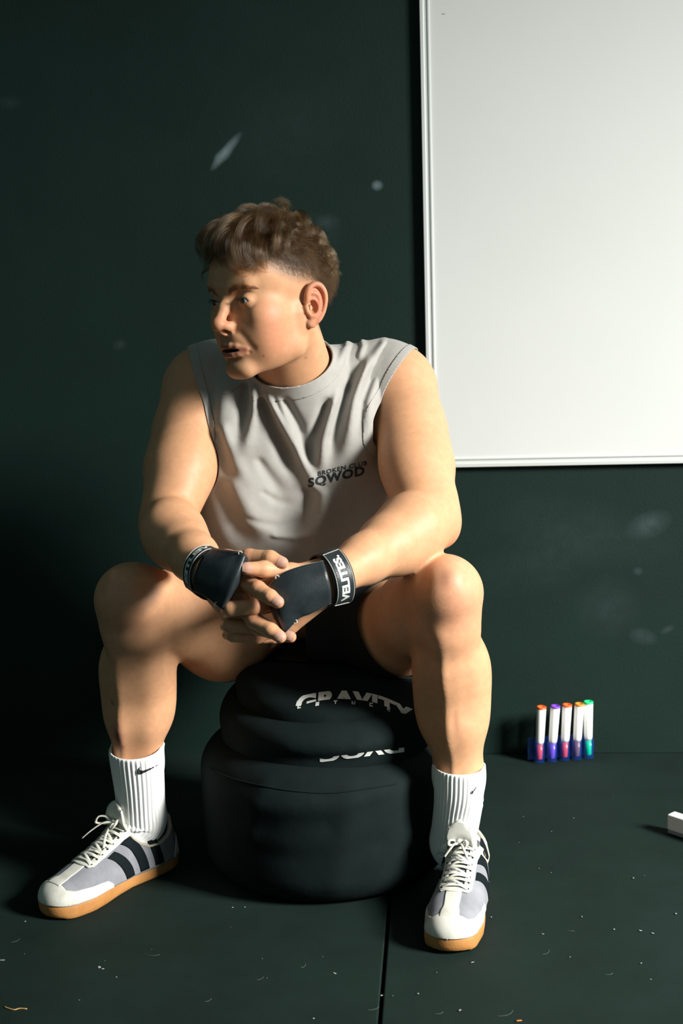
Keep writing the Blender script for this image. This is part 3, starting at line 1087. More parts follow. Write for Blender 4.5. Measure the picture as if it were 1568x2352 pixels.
# ---- head, in millimetres of the head frame
head = Field()
def he(c, r, k=10, op='add', rot=None):
    head.ell(hp(*c), A(*r) * HS, k * HS, op, HM if rot is None else rot)
def hc(a, b, ra, rb, k=8, op='add'):
    head.cone(hp(*a), hp(*b), ra * HS, rb * HS, k * HS, op)
def hb(c, s, amp):
    head.bump(hp(*c), A(*np.broadcast_to(s, 3)) * HS, amp * HS, HM)
def hcr(pts, s, amp):
    head.crease([hp(*p) for p in pts], s * HS, amp * HS)
he((-6, 48, 0), (100, 82, 76), 0)
he((48, 58, 0), (48, 44, 62), 20)
he((46, -22, 0), (46, 66, 55), 22)                         # face block
for s in (1, -1):
    hc((2, -10, s * 60), (6, -60, s * 47), 14, 15, 20)      # ramus
    hc((6, -60, s * 47), (76, -86, s * 14), 15, 13, 20)     # jaw
    he((52, -7, s * 46), (30, 20, 19), 26)                  # cheekbone
    he((40, -40, s * 36), (36, 40, 26), 25)                 # cheek
    hc((90, 38, s * 9), (80, 43, s * 38), 8, 9, 14)         # brow
he((70, -40, 0), (28, 34, 30), 20)                          # maxilla
he((78, -84, 0), (17, 15, 21), 14)                          # chin
for s in (1, -1):
    he((93.5, 19, s * 34), (17.5, 12.0, 17), 9, 'sub')       # eye socket
    hb((84, 6, s * 22), (10, 8, 9), -2.0)
# nose
hc((91, 24, 0), (100, 9, 0), 7.5, 8.0, 9)
hc((100, 9, 0), (113, -13, 0), 8.0, 9.5, 6)
he((114.5, -15, 0), (10.5, 10, 11.5), 5)
for s in (1, -1):
    he((102, -19, s * 11.5), (10.5, 7.5, 6.2), 7)               # wing
    hcr([(96, -8, s * 17.5), (93, -18, s * 20.5), (96, -27, s * 16)], 2.6, -1.5)
    he((108, -26.5, s * 7.0), (7.0, 4.2, 4.0), 2, 'sub')    # nostril
hc((110, -26, 0), (101, -31, 0), 3.6, 3.4, 4)               # columella
# mouth
hcr([(100, -34, 0), (101, -42, 0)], 3.0, -1.3)
hb((96, -41, 12), (8, 7, 8), 1.6)
hb((96, -41, -12), (8, 7, 8), 1.6)
up_lip = [(99.8, -50.0, 0), (99.5, -48.8, 5.5), (95.2, -50.6, 15), (86.5, -55.0, 26)]
lo_lip = [(96.6, -62.0, 0), (96.0, -62.3, 7), (92.0, -60.8, 15), (85, -57.2, 26)]
for s in (1, -1):
    for a, b, ra, rb in zip(up_lip[:-1], up_lip[1:], (3.3, 3.3, 2.9), (3.3, 2.9, 1.8)):
        hc((a[0], a[1], a[2] * s), (b[0], b[1], b[2] * s), ra, rb, 6)
    for a, b, ra, rb in zip(lo_lip[:-1], lo_lip[1:], (3.8, 3.8, 3.2), (3.8, 3.2, 1.8)):
        hc((a[0], a[1], a[2] * s), (b[0], b[1], b[2] * s), ra, rb, 7)
he((100, -56.2, 0), (16, 2.7, 19), 2.0, 'sub')
hcr([(88, -55.5, 21), (86, -56.5, 26), (84, -60, 29)], 2.4, -1.4)
hcr([(88, -55.5, -21), (86, -56.5, -26), (84, -60, -29)], 2.4, -1.4)
hb((92, -72, 0), (6, 5, 14), -2.2)
hcr([(93, -26, 20), (86, -40, 29), (80, -54, 35)], 4.5, -1.6)
hcr([(93, -26, -20), (86, -40, -29), (80, -54, -35)], 4.5, -1.6)
hb((70, -30, 44), (16, 16, 14), 1.6)
# eyelids as a thickened shell around the eyeball with an almond opening
eyeC = {1: (76.5, 17, 32.5), -1: (76.5, 17, -32.5)}
def eye_pt(s, az, el, r):
    az, el = R(az), R(el)
    c = eyeC[s]
    return (c[0] + r * math.cos(el) * math.cos(az), c[1] + r * math.sin(el), c[2] + s * r * math.cos(el) * math.sin(az))
for s in (1, -1):
    c = eyeC[s]
    he(c, (13.6, 13.4, 14.2), 5)
    hcr([(90, 23, s * 20), (91.5, 27.5, s * 30), (87, 27.0, s * 42), (80, 21, s * 49)], 2.0, -1.5)   # crease of the upper lid
    slit = [eye_pt(s, az, el, 13.6) for az, el in ((-44, -4), (-24, 3), (0, 5), (22, 3), (42, -3))]
    for a, b, ra, rb in zip(slit[:-1], slit[1:], (0.7, 2.9, 4.0, 3.3), (2.9, 4.0, 3.3, 0.7)):
        hc(a, b, ra, rb, 1.2, 'sub')
# ear
def ear(s):
    f = Field()
    E = lambda a, b, c: hp(a, b, s * c)
    def c(p, q, ra, rb, k=2.5):
        f.cone(E(*p), E(*q), ra * HS, rb * HS, k * HS)
    rotE = np.array([HF * .93 - HL * s * .36, HU, HL * s * .93 + HF * .36])
    f.ell(E(-14, 2, 82), A(16.5, 28, 5.5) * HS, 0, 'add', rotE)
    helix = [(-3, 6, 77), (-2, 16, 80), (-5, 26, 83), (-13, 31.5, 86), (-22, 29, 89), (-28, 20, 91), (-29.5, 8, 91), (-27, -6, 89), (-22, -17, 86), (-16, -25, 82)]
    rr = [3.2, 3.4, 3.6, 3.8, 3.8, 3.6, 3.4, 3.2, 3.2, 3.6]
    hx = catmull(np.hstack([np.array(helix, float), np.array(rr)[:, None]]), 4)
    for i in range(len(hx) - 1):
        c(hx[i, :3], hx[i + 1, :3], hx[i, 3], hx[i + 1, 3], 3.0)
    f.ell(E(-9, -27, 77.5), A(8.5, 8, 4.6) * HS, 4 * HS, 'add', rotE)               # lobe
    anti = [(-8, 19, 83), (-16, 17, 86), (-20.5, 8, 87), (-19.5, -4, 85.5), (-14.5, -14, 82.5), (-10, -17, 81)]
    ah = catmull(np.array(anti, float), 3)
    for i in range(len(ah) - 1):
        c(ah[i], ah[i + 1], 2.9, 2.9, 3.2)
    f.ell(E(-8, -3, 83.5), A(7.5, 10.5, 8.0) * HS, 2.5 * HS, 'sub', rotE)             # bowl
    f.crease([E(-9, 25, 85), E(-19, 23.5, 88), E(-24.5, 14, 90), E(-25, 2, 89.5), E(-21, -10, 87)], 1.8 * HS, -1.3 * HS)
    c((-1, -3, 76), (-1.5, -9, 77.5), 4.2, 4.0, 3)                                   # tragus
    c((-6, -16, 79.5), (-11, -15.5, 81.5), 3.2, 2.8, 2.5)                            # antitragus
    c((0, 6, 75.5), (-7, 2, 79), 2.4, 1.6, 2)                                        # crus
    return f
earL, earR = ear(1), ear(-1)
hd = Field(head.p)
hd.p += [(*q[:3], 0.016, *q[4:]) for q in body.p[4:5]]
hd.p += [(*q[:3], 0.02, *q[4:]) for q in body.p[7:8]]
head_ears = Field(hd.p)
for e in (earL, earR):
    # the ear is carved on its own, then joined to the head
    c0 = hp(-12, 0, 80 if e is earL else -80)
    def joined(X, d, e=e):
        v = e(X)
        kk = 0.0035
        h = np.clip(kk - np.abs(d - v), 0, None) / kk
        return np.minimum(d, v) - h * h * kk * 0.25
    head_ears.func(joined, c0, 0.05)

# ---- hands: finger joints read off the photograph, each at its own depth
class Hand:
    """a palm with fingers that blend into it but not into one another"""
    def __init__(self, palm, fingers):
        self.palm, self.fing = palm, fingers
        self.p = palm.p
    def near(self, c, h, vox):
        n = Hand(self.palm.near(c, h + .01, vox), [f for f in (f.near(c, h + .01, vox) for f in self.fing) if any(q[0] == 'cone' for q in f.p)])
        n.p = n.palm.p + [q for f in n.fing for q in f.p]
        return n
    def __call__(self, X):
        base = self.palm(X)
        d = base
        kk = 0.007
        for f in self.fing:
            v = f(X)
            h = np.clip(kk - np.abs(base - v), 0, None) / kk
            d = np.minimum(d, np.minimum(base, v) - h * h * kk * 0.25)
        return d
def hand(wr, palm, fingers, kp=0.012):
    base = Field()
    for i, (a, ra, b, rb) in enumerate(palm):
        base.cone(a, b, ra, rb, kp if i else 0.0)
    out = []
    for ch in fingers:
        g = Field()
        for (a, ra), (b, rb) in zip(ch[:-1], ch[1:]):
            g.cone(a, b, ra, rb, 0.004)
        for (a, ra) in ch[1:-1]:
            g.bump(a + A(0, -ra * .7, ra * .2), ra * .55, ra * .07)
        # creases on the back of the joints
        for k in range(1, len(ch) - 1):
            a, ra = ch[k]
            d = unit(ch[k + 1][0] - ch[k - 1][0])
            bk = unit(A(0, -1, .35) - d * (A(0, -1, .35) @ d))
            sd = np.cross(d, bk)
            for o in (-.0028, 0.0, .0028):
                g.crease([a + d * o + bk * ra * .9 - sd * ra * .55, a + d * o * 1.2 + bk * ra * 1.02, a + d * o + bk * ra * .9 + sd * ra * .55], .0007, -.00045)
        out.append(g)
    return Hand(base, out)
P = at
mR = dict(th=P(520, 1290, 2.05), i=P(552, 1330, 2.035), m=P(546, 1372, 2.045), r=P(540, 1402, 2.06), p=P(536, 1425, 2.075))
palmR = [(wrR, .029, mR['m'], .018), (wrR, .026, mR['i'], .016), (wrR, .025, mR['r'], .0155), (wrR, .023, mR['p'], .0145), (wrR + A(0, -.01, .01), .024, mR['th'], .0165), (mR['i'], .0145, mR['th'], .014)]
fingR = [
    [(mR['th'], .0150), (P(572, 1281, 2.030), .0128), (P(620, 1283, 2.016), .0118), (P(648, 1293, 2.010), .0090)],
    [(mR['i'], .0138), (P(592, 1353, 1.990), .0118), (P(620, 1371, 1.972), .0106), (P(638, 1383, 1.966), .0090)],
    [(mR['m'], .0140), (P(582, 1424, 2.006), .0120), (P(621, 1447, 1.988), .0108), (P(643, 1463, 1.980), .0092)],
    [(mR['r'], .0132), (P(595, 1442, 2.024), .0112), (P(640, 1457, 2.012), .0100), (P(667, 1463, 2.006), .0086)],
    [(mR['p'], .0120), (P(570, 1452, 2.050), .0098), (P(605, 1464, 2.050), .0088), (P(628, 1467, 2.05), .0075)],
]
mL = dict(th=P(715, 1318, 2.035), i=P(640, 1345, 2.05), m=P(640, 1376, 2.052), r=P(645, 1410, 2.054), p=P(664, 1434, 2.048))
palmL = [(wrL, .0275, mL['m'], .018), (wrL, .026, mL['i'], .016), (wrL, .025, mL['r'], .0155), (wrL + A(0, 0, -.008), .022, mL['p'], .0150), (wrL + A(0, -.006, .012), .024, mL['th'], .0165), (mL['i'], .0145, mL['th'], .014)]
fingL = [
    [(mL['th'], .0150), (P(668, 1313, 2.026), .0128), (P(606, 1307, 2.004), .0118), (P(566, 1306, 1.992), .0094)],
    [(mL['i'], .0138), (P(585, 1352, 2.055), .0115), (P(545, 1352, 2.075), .0102), (P(530, 1350, 2.09), .0088)],
    [(mL['m'], .0138), (P(584, 1394, 2.004), .0118), (P(530, 1398, 1.998), .0110), (P(520, 1406, 2.020), .0095)],
    [(mL['r'], .0132), (P(577, 1438, 2.034), .0112), (P(528, 1438, 2.026), .0104), (P(519, 1438, 2.05), .009)],
    [(mL['p'], .0122), (P(590, 1463, 2.046), .0100), (P(535, 1460, 2.040), .0092), (P(522, 1458, 2.06), .0078)],
]
handR = hand(wrR, palmR, fingR)
handL = hand(wrL, palmL, fingL)

# ------------------------------------------------------------------ meshing: one body, finer where the eye looks
VB, VH, VG = 0.0028, 0.0012, 0.0012
trunk = Field(body.p)
whole = Union([trunk, legL, legR], 0.009)
neck_cut = (RING_C - RING_N * 0.012, RING_N)    # plane hidden in the collar
def side(X, pl):
    return (X - pl[0]) @ pl[1]
wcL = (wrL + unit(wrL - elL) * -0.006, unit(wrL - elL))
wcR = (wrR + unit(wrR - elR) * -0.006, unit(wrR - elR))
def near_pt(X, p, r):
    return np.linalg.norm(X - p, axis=1) < r
sock_cut = [(at(312, 1755, 2.27), unit(anR - knR)), (at(1053, 1798, 2.22), unit(anL - knL))]
V1, F1 = polygonize(whole, (-0.70, 2.02, 0.0), (0.16, 2.72, 0.95), VB)
def g_body(X):
    a = np.where(near_pt(X, wcL[0], .12), side(X, wcL), -1)
    b = np.where(near_pt(X, wcR[0], .12), side(X, wcR), -1)
    c = np.where(near_pt(X, neck_cut[0], .105) | near_pt(X, HO, .13), side(X, neck_cut), -1)
    for p, n in sock_cut:
        c = np.maximum(c, np.where((np.abs(X[:, 0] - p[0]) < .15) & (X[:, 2] < .36), (X - p) @ n, -1))
    return np.maximum(np.maximum(a, b), c)
V1, F1 = clip(V1, F1, g_body)
V2, F2 = polygonize(head_ears, HO + A(-.16, -.17, -.17), HO + A(.16, .17, .17), VH, inside=lambda c: side(c, neck_cut) > -0.03)
V2, F2 = clip(V2, F2, lambda X: -side(X, neck_cut))
hands = Union([handR, handL])
V3, F3 = polygonize(hands, (-0.44, 1.93, 0.42), (-0.12, 2.13, 0.64), VG)
def g_hands(X):
    lf = X[:, 0] > (wrL[0] + wrR[0]) / 2
    return np.where(lf, np.where(near_pt(X, wcL[0], .06), -side(X, wcL), -1), np.where(near_pt(X, wcR[0], .06), -side(X, wcR), -1))
V3, F3 = clip(V3, F3, g_hands)
Vb = np.vstack([V1, V2, V3])
Fb = np.vstack([F1, F2 + len(V1), F3 + len(V1) + len(V2)])

# ---- skin colour: blush, lips, brows, stubble, scab, moles
def gauss(X, c, s, M=None):
    q = X - c
    if M is not None:
        q = q @ M.T
    return np.exp(-0.5 * np.sum((q / np.asarray(s)) ** 2, 1))
skin = np.tile(A(0.610, 0.330, 0.182), (len(Vb), 1))
def tint(w, c):
    global skin
    w = np.clip(w, 0, 1)[:, None]
    skin = skin * (1 - w) + A(*c) * w
def hg(c, s):
    return gauss(Vb, hp(*c), A(*np.broadcast_to(s, 3)) * HS, HM)
RED = (0.62, 0.190, 0.110)
tint(0.50 * hg((48, -46, 47), (22, 19, 26)), RED)
tint(0.35 * hg((58, -18, 50), (16, 15, 22)), RED)
tint(0.35 * hg((58, -4, 52), (18, 12, 20)), RED)
tint(0.45 * hg((112, -14, 0), (14, 12, 20)), RED)
tint(0.75 * hg((-17, 5, 88), (18, 30, 9)), (0.64, 0.195, 0.12))
tint(0.75 * hg((-17, 5, -88), (18, 30, 9)), (0.64, 0.195, 0.12))
for s in (1, -1):
    w = np.zeros(len(Vb))
    for a, b in zip(up_lip[:-1], up_lip[1:]):
        for t in (0, .5, 1):
            w = np.maximum(w, hg((a[0] + (b[0] - a[0]) * t + 2, a[1] + (b[1] - a[1]) * t - .5, s * (a[2] + (b[2] - a[2]) * t)), (7, 3.0, 4)))
    for a, b in zip(lo_lip[:-1], lo_lip[1:]):
        for t in (0, .5, 1):
            w = np.maximum(w, hg((a[0] + (b[0] - a[0]) * t + 2, a[1] + (b[1] - a[1]) * t + .5, s * (a[2] + (b[2] - a[2]) * t)), (7, 3.6, 4)))
    tint(np.clip(w * 1.3 - .25, 0, .75), (0.34, 0.115, 0.085))
inside_mouth = hg((92, -56.2, 0), (11, 3.0, 17))
tint(np.clip(inside_mouth * 1.5 - .3, 0, .9) * (((Vb - HO) @ HF) / HS < 96), (0.06, 0.018, 0.014))
for kn, s in ((knL, 1), (knR, -1)):
    tint(0.34 * gauss(Vb, kn + A(s * .018, -.05, .0), A(.034, .04, .05)), (0.64, 0.26, 0.185))
for nm in (fingR, fingL):
    for ch in nm:
        tint(0.45 * gauss(Vb, ch[1][0], .010), RED)
        tint(0.40 * gauss(Vb, ch[-1][0], .009), RED)
for el in (elL, elR):
    tint(0.30 * gauss(Vb, el + A(0, .02, -.03), .035), RED)
tint(0.30 * gauss(Vb, at(1035, 1000, 2.4), A(.03, .06, .10)), (0.66, 0.30, 0.20))
def spot(px, py, Y, s, c, w):
    p = at(px, py, Y)
    tint(w * gauss(Vb, p, A(s[0], .04, s[1])), c)
spot(268, 1692, 2.22, (.0035, .009), (0.10, 0.020, 0.018), .85)
spot(273, 1705, 2.22, (.002, .006), (0.07, 0.015, 0.014), .8)
spot(277, 1722, 2.22, (.002, .004), (0.12, 0.030, 0.02), .6)
spot(256, 1616, 2.22, (.002, .003), (0.10, 0.02, 0.02), .7)
spot(266, 1690, 2.22, (.010, .020), (0.36, 0.12, 0.09), .35)
spot(1047, 1645, 2.19, (.003, .014), (0.22, 0.07, 0.05), .4)
spot(695, 827, 2.24, (.0016, .0016), (0.08, 0.03, 0.02), .9)
spot(609, 815, 2.24, (.0013, .0013), (0.10, 0.04, 0.03), .8)
spot(1022, 1326, 2.13, (.0075, .010), (0.16, 0.07, 0.05), .55)
spot(930, 944, 2.40, (.0015, .0015), (0.14, 0.06, 0.04), .8)
# hair-bearing skin: the scalp, the clipped sides and the light stubble of the jaw
fq = ((Vb - HO) @ HF) / HS
uq = ((Vb - HO) @ HU) / HS
lq = ((Vb - HO) @ HL) / HS
isH = np.linalg.norm(Vb - HO, axis=1) < 0.19
def hairline(f):
    """height of the hair's lower edge on the side of the head, by distance forward"""
    return np.interp(f, [-120, -80, -62, -48, -30, -20, -6, 10, 24, 40, 55, 70, 85], [-48, -46, -40, -30, 26, 33, 36, 40, 45, 52, 60, 72, 74])
lim = hairline(fq)
tint(isH * np.clip((uq - lim + 8) / 14, 0, 1) * 0.80, (0.210, 0.125, 0.072))
tint(isH * np.clip((uq - lim - 8) / 16, 0, 1) * 0.95, (0.060, 0.034, 0.018))
tint(isH * 0.16 * np.exp(-(((fq - 40) / 45) ** 2)) * np.exp(-(((uq + 74) / 16) ** 2)), (0.20, 0.115, 0.07))
tint(isH * 0.22 * hg((96, -42, 0), (10, 6, 22)), (0.20, 0.115, 0.07))
tint(isH * 0.25 * hg((84, -78, 0), (16, 12, 22)), (0.20, 0.115, 0.07))

m_skin = mat('skin', (0.5, 0.3, 0.2), 0.52, 0.36, Subsurface_Weight=0.10, Subsurface_Scale=0.006)
bsdf(m_skin).inputs['Subsurface Radius'].default_value = (1.0, 0.35, 0.18)
def skin_nodes(m):
    ca = nd(m, 'ShaderNodeAttribute', attribute_name='tone')
    tc = nd(m, 'ShaderNodeTexCoord')
    nz = nd(m, 'ShaderNodeTexNoise', i_Scale=75.0, i_Detail=6.0, i_Roughness=0.65)
    cr = nd(m, 'ShaderNodeValToRGB')
    cr.color_ramp.elements[0].position, cr.color_ramp.elements[1].position = 0.3, 0.72
    cr.color_ramp.elements[0].color, cr.color_ramp.elements[1].color = (0.92, 0.885, 0.86, 1), (1.05, 1.05, 1.04, 1)
    mx = nd(m, 'ShaderNodeMix', data_type='RGBA', blend_type='MULTIPLY')
    mx.inputs['Factor'].default_value = 1.0
    wire(m, tc, 'Object', nz, 'Vector')
    wire(m, nz, 'Fac', cr, 'Fac')
    wire(m, ca, 'Color', mx, 'A')
    wire(m, cr, 'Color', mx, 'B')
    wire(m, mx, 'Result', bsdf(m), 'Base Color')
skin_nodes(m_skin)
add_bump(m_skin, 800, 0.20, 0.0006)
add_bump(m_skin, 170, 0.045, 0.002)
person = obj('person', Vb, Fb, m_skin, label='seated young man in grey sleeveless shirt and white socks, head turned to one side', category='person')
def set_tone(o, C):
    at_ = o.data.color_attributes.new('tone', 'FLOAT_COLOR', 'POINT')
    at_.data.foreach_set('color', np.hstack([C, np.ones((len(C), 1))]).astype(np.float32).ravel())
set_tone(person, skin)

# ------------------------------------------------------------------ eyes
m_eye = mat('eye_white', (0.62, 0.60, 0.56), 0.12, 0.5)
m_iris = mat('iris', (0.030, 0.036, 0.035), 0.10, 0.6)
for s in (1, -1):
    c = hp(*eyeC[s])
    look = unit(HF * 0.95 - HL * 0.20 - HU * 0.02)
    Q = np.array(Vector(look).to_track_quat('Z', 'Y').to_matrix())
    rad = 12.5 * HS
    V, F = lathe([(rad * math.sin(t), rad * math.cos(t)) for t in np.linspace(np.pi, 0.49, 14)], 24, cap=False)
    e = obj('eyeball', V @ Q.T + c, F, m_eye, person)
    V, F = lathe([(rad * 1.012 * math.sin(t), rad * 1.012 * math.cos(t)) for t in np.linspace(0.50, 0.0, 6)], 24, cap=False)
    obj('iris', V @ Q.T + c, F, m_iris, e)

# ------------------------------------------------------------------ hair (strands), brows, lashes
def hair_mat(name, col, rough):
    m = bpy.data.materials.new(name)
    m.use_nodes = True
    nt = m.node_tree
    nt.nodes.remove(nt.nodes['Principled BSDF'])
    h = nt.nodes.new('ShaderNodeBsdfHairPrincipled')
    h.parametrization = 'COLOR'
    h.inputs['Color'].default_value = (*col, 1)
    h.inputs['Roughness'].default_value = rough
    h.inputs['Radial Roughness'].default_value = 0.45
    h.inputs['Random Roughness'].default_value = 0.3
    nt.links.new(h.outputs[0], nt.nodes['Material Output'].inputs['Surface'])
    return m
m_hair = hair_mat('brown_hair', (0.034, 0.017, 0.0055), 0.21)
m_short = hair_mat('short_brown_hair', (0.050, 0.028, 0.012), 0.45)
m_fuzz = mat('clipped_hair', (0.105, 0.062, 0.030), 0.62, 0.15)

def strands(name, paths, radius, material, parent, tip=0.35, **props):
    """paths: list of (n, 3) arrays"""
    hc_ = bpy.data.hair_curves.new(name)
    hc_.add_curves([len(p) for p in paths])
    hc_.position_data.foreach_set('vector', np.vstack(paths).astype(np.float32).ravel())
    ra = np.concatenate([radius * np.interp(np.linspace(0, 1, len(p)), [0, .6, 1], [1, .85, tip]) for p in paths]).astype(np.float32)
    at_ = hc_.attributes.get('radius') or hc_.attributes.new('radius', 'FLOAT', 'POINT')
    at_.data.foreach_set('value', ra)
    o = bpy.data.objects.new(name, hc_)
    COL.objects.link(o)
    o.data.materials.append(material)
    o.parent = parent
    for k, v in props.items():
        o[k] = v
    return o

rng = np.random.default_rng(11)
def scalp_pts(n, keep):
    """random points on the head's surface (head millimetres)"""
    P = []
    while sum(len(p) for p in P) < n:
        d = rng.normal(size=(n, 3))
        d /= np.linalg.norm(d, axis=1)[:, None]
        q = A(-6, 48, 0) + d * A(102, 84, 78)
        P.append(q[keep(q)])
    return np.vstack(P)[:n]
def to_world(q):
    return HO + (q * HS) @ HM
def nrm_loc(q):
    n = (q - A(-6, 48, 0)) / A(102, 84, 78) ** 2
    return n / np.linalg.norm(n, axis=-1)[..., None]
guides = []
for i in range(270):
    f0 = rng.uniform(-84, 64)
    l0 = rng.uniform(-66, 66) * (1 - 0.22 * max(0, f0) / 66)
    u0 = 48 + 84 * math.sqrt(max(0.03, 1 - ((f0 + 6) / 102) ** 2 - (l0 / 78) ** 2))
    root = A(f0, u0, l0)
    n = nrm_loc(root)
    ln = rng.uniform(44, 70) * np.interp(f0, [-84, -50, 0, 40, 66], [0.55, .80, 1.0, 1.0, 0.9])
    sd_ = np.clip(l0 / 45, -1, 1)
    if f0 < -30:
        fwd = A(-.25 + rng.normal() * .35, -.45, .75 * sd_ + rng.normal() * .5)
    else:
        fwd = A(.85 + rng.normal() * .25, -.1, .50 * sd_ + rng.normal() * .40)
    fwd = unit(fwd - n * (fwd @ n))
    K = 12
    ph, turns, amp = rng.uniform(0, 6.28), rng.uniform(.5, 1.3) * rng.choice([-1, 1]), rng.uniform(3.0, 9.0)
    bn = np.cross(n, fwd)
    p, d = root.copy(), unit(n * rng.uniform(.6, 1.2) + fwd)
    pts = []
    hold = rng.uniform(1.08, 1.22 + .06 * math.exp(-((f0 + 8) / 35) ** 2))
    for k in range(K):
        t = k / (K - 1)
        pts.append(p + (bn * math.cos(ph + turns * 6.28 * t) + n * math.sin(ph + turns * 6.28 * t) * .8) * amp * min(1, t * 1.5))
        m_ = nrm_loc(p)
        ft = unit(fwd - m_ * (fwd @ m_))
        d = unit(d * 0.76 + ft * 0.26 - A(0, 1, 0) * .10 * t - m_ * .14 * t)
        p = p + d * ln / K
        q = np.linalg.norm((p - A(-6, 48, 0)) / A(102, 84, 78))
        lo = 1.0 + (hold - 1.0) * min(1, t * 2.5)
        if q < lo:
            p = A(-6, 48, 0) + (p - A(-6, 48, 0)) * (lo / q)
    guides.append((np.array(pts), rng.uniform(4.5, 10.5), 54))
for pts, w in HAND_LOCKS:
    base = catmull(np.array(pts, float), 5)
    t = np.linspace(0, 1, len(base))[:, None]
    for c in range(3):
        j1, j2 = rng.normal(size=3) * 3.2, rng.normal(size=3) * 4.2
        ph = rng.uniform(0, 6.28)
        w_ = np.hstack([np.sin(t * 7 + ph), np.cos(t * 6 + ph), np.sin(t * 8 + ph + 1)]) * 3.4 * t
        guides.append((base + j1 + j2 * t ** 1.5 + w_, w * rng.uniform(.7, 1.15), 46))
paths = []
for pts, w, cnt in guides:
    m_ = len(pts)
    T = np.gradient(pts, axis=0)
    T /= np.linalg.norm(T, axis=1)[:, None] + 1e-9
    Bn = np.cross(T, nrm_loc(pts))
    Bn /= np.linalg.norm(Bn, axis=1)[:, None] + 1e-9
    Nn = np.cross(Bn, T)
    t = np.linspace(0, 1, m_)
    a = rng.uniform(0, 6.28, cnt)[:, None] + (rng.normal(size=(cnt, 1)) * .8 + .7) * t
    rr = np.sqrt(rng.uniform(0, 1, cnt))[:, None] * w * np.interp(t, [0, .35, .75, 1.0], [1.15, 1.0, 0.70, .42])
    q = pts[None] + (Bn[None] * np.cos(a)[..., None] + 0.6 * Nn[None] * np.sin(a)[..., None]) * rr[..., None]
    fr = rng.normal(size=(cnt, 1, 3)) * (t ** 1.6)[None, :, None] * rng.choice([1.2, 2.0, 5.5], cnt, p=[.6, .3, .1])[:, None, None]
    wv = np.sin(t[None, :] * rng.uniform(5, 11, cnt)[:, None] + rng.uniform(0, 6.28, cnt)[:, None]) * .55
    q = q + fr + wv[..., None] * Bn[None]
    kk = np.clip((m_ * rng.uniform(.72, 1.0, cnt)).astype(int), 6, m_)
    W_ = to_world(q)
    paths += [W_[i, :kk[i]] for i in range(cnt)]
hair = strands('hair', paths, 0.000085, m_hair, person, label='wavy brown hair, long on top')
# short sides and back
def side_keep(q):
    lim = np.interp(q[:, 0], [-120, -80, -62, -48, -30, -20, -6, 10, 24, 40, 55, 70, 85], [-44, -44, -38, -30, 30, 36, 39, 44, 50, 58, 67, 85, 200])
    return (q[:, 1] > lim) & (q[:, 0] < 62) & (q[:, 1] < 118) & ~((np.abs(q[:, 2]) < 22) & (q[:, 0] > -70))
Q = scalp_pts(12000, side_keep)
ok = []
X = to_world(Q).astype(np.float32)
X = project(hd, X, 4)
N = grad(hd, X)
QL = ((X - HO) @ HM.T) / HS
lim = hairline(QL[:, 0])
paths = []
for i in range(len(X)):
    h = QL[i, 1] - lim[i]
    if h < 3 or rng.uniform() > np.interp(h, [3, 14], [.35, 1]):
        continue
    ln = float(np.interp(h, [0, 8, 20, 45, 80], [1.2, 4.5, 13, 24, 32])) * HS * rng.uniform(.75, 1.1)
    g = HF * (0.55 if QL[i, 0] > -30 else -.15) * 0.6 - HF * .75 - HU * 0.55 + rng.normal(size=3) * .22
    g = unit(g - N[i] * (g @ N[i]))
    t = np.linspace(0, 1, 5)[:, None]
    lift = np.interp(h, [0, 20, 60], [.35, .55, .8])
    paths.append(X[i] + ln * (g * t + N[i] * (lift * t * (1 - .45 * t))))
strands('side_hair', paths, 0.000085, m_fuzz, hair, label='short brown hair fading above the ear')
# brows and upper lashes
paths = []
for s in (1, -1):
    br = catmull([(92, 34.0, s * 10), (93.5, 37.5, s * 20), (90, 40.5, s * 31), (83, 40.5, s * 41), (75, 35.5, s * 50)], 10)
    cnt = 400
    t = rng.uniform(0, 1, cnt)
    i = (t * (len(br) - 1)).astype(int)
    q = br[i] + np.stack([np.zeros(cnt), rng.normal(size=cnt) * np.interp(t, [0, .5, 1], [1.9, 1.8, 0.6]), np.zeros(cnt)], 1)
    x = project(head, to_world(q), 5)
    n = grad(head, x)
    d = (br[np.minimum(i + 3, len(br) - 1)] - br[np.maximum(i - 3, 0)]) @ HM
    d /= np.linalg.norm(d, axis=1)[:, None]
    d = d + HU * np.interp(t, [0, .3, 1], [.9, .3, -.15])[:, None] + rng.normal(size=(cnt, 3)) * .12
    d -= n * np.sum(d * n, 1)[:, None]
    d /= np.linalg.norm(d, axis=1)[:, None]
    tt = np.linspace(0, 1, 4)[:, None]
    for k in range(cnt):
        paths.append(x[k] + 8.0 * HS * rng.uniform(.6, 1) * (d[k] * tt + n[k] * .18 * tt * (1 - .6 * tt)))
strands('eyebrow', paths, 0.00011, m_short, person, label='dark brown eyebrows')
paths = []
for s in (1, -1):
    ld = catmull([eye_pt(s, az, el, 14.2) for az, el in ((-40, 3), (-22, 16), (0, 21), (22, 18), (42, 4))], 8)
    for j in range(70):
        i = rng.integers(0, len(ld))
        q = ld[i] + rng.normal(size=3) * .4
        tt = np.linspace(0, 1, 5)[:, None]
        d = A(1, -.15, s * (ld[i][2] * s - 31) * .025)
        paths.append(to_world(q + 7.0 * rng.uniform(.7, 1) * (unit(d) * tt + A(0, 1, 0) * .55 * tt * tt)))
strands('eyelash', paths, 0.00012, mat('lash', (0.012, 0.008, 0.006), 0.5), person, label='dark upper eyelashes')

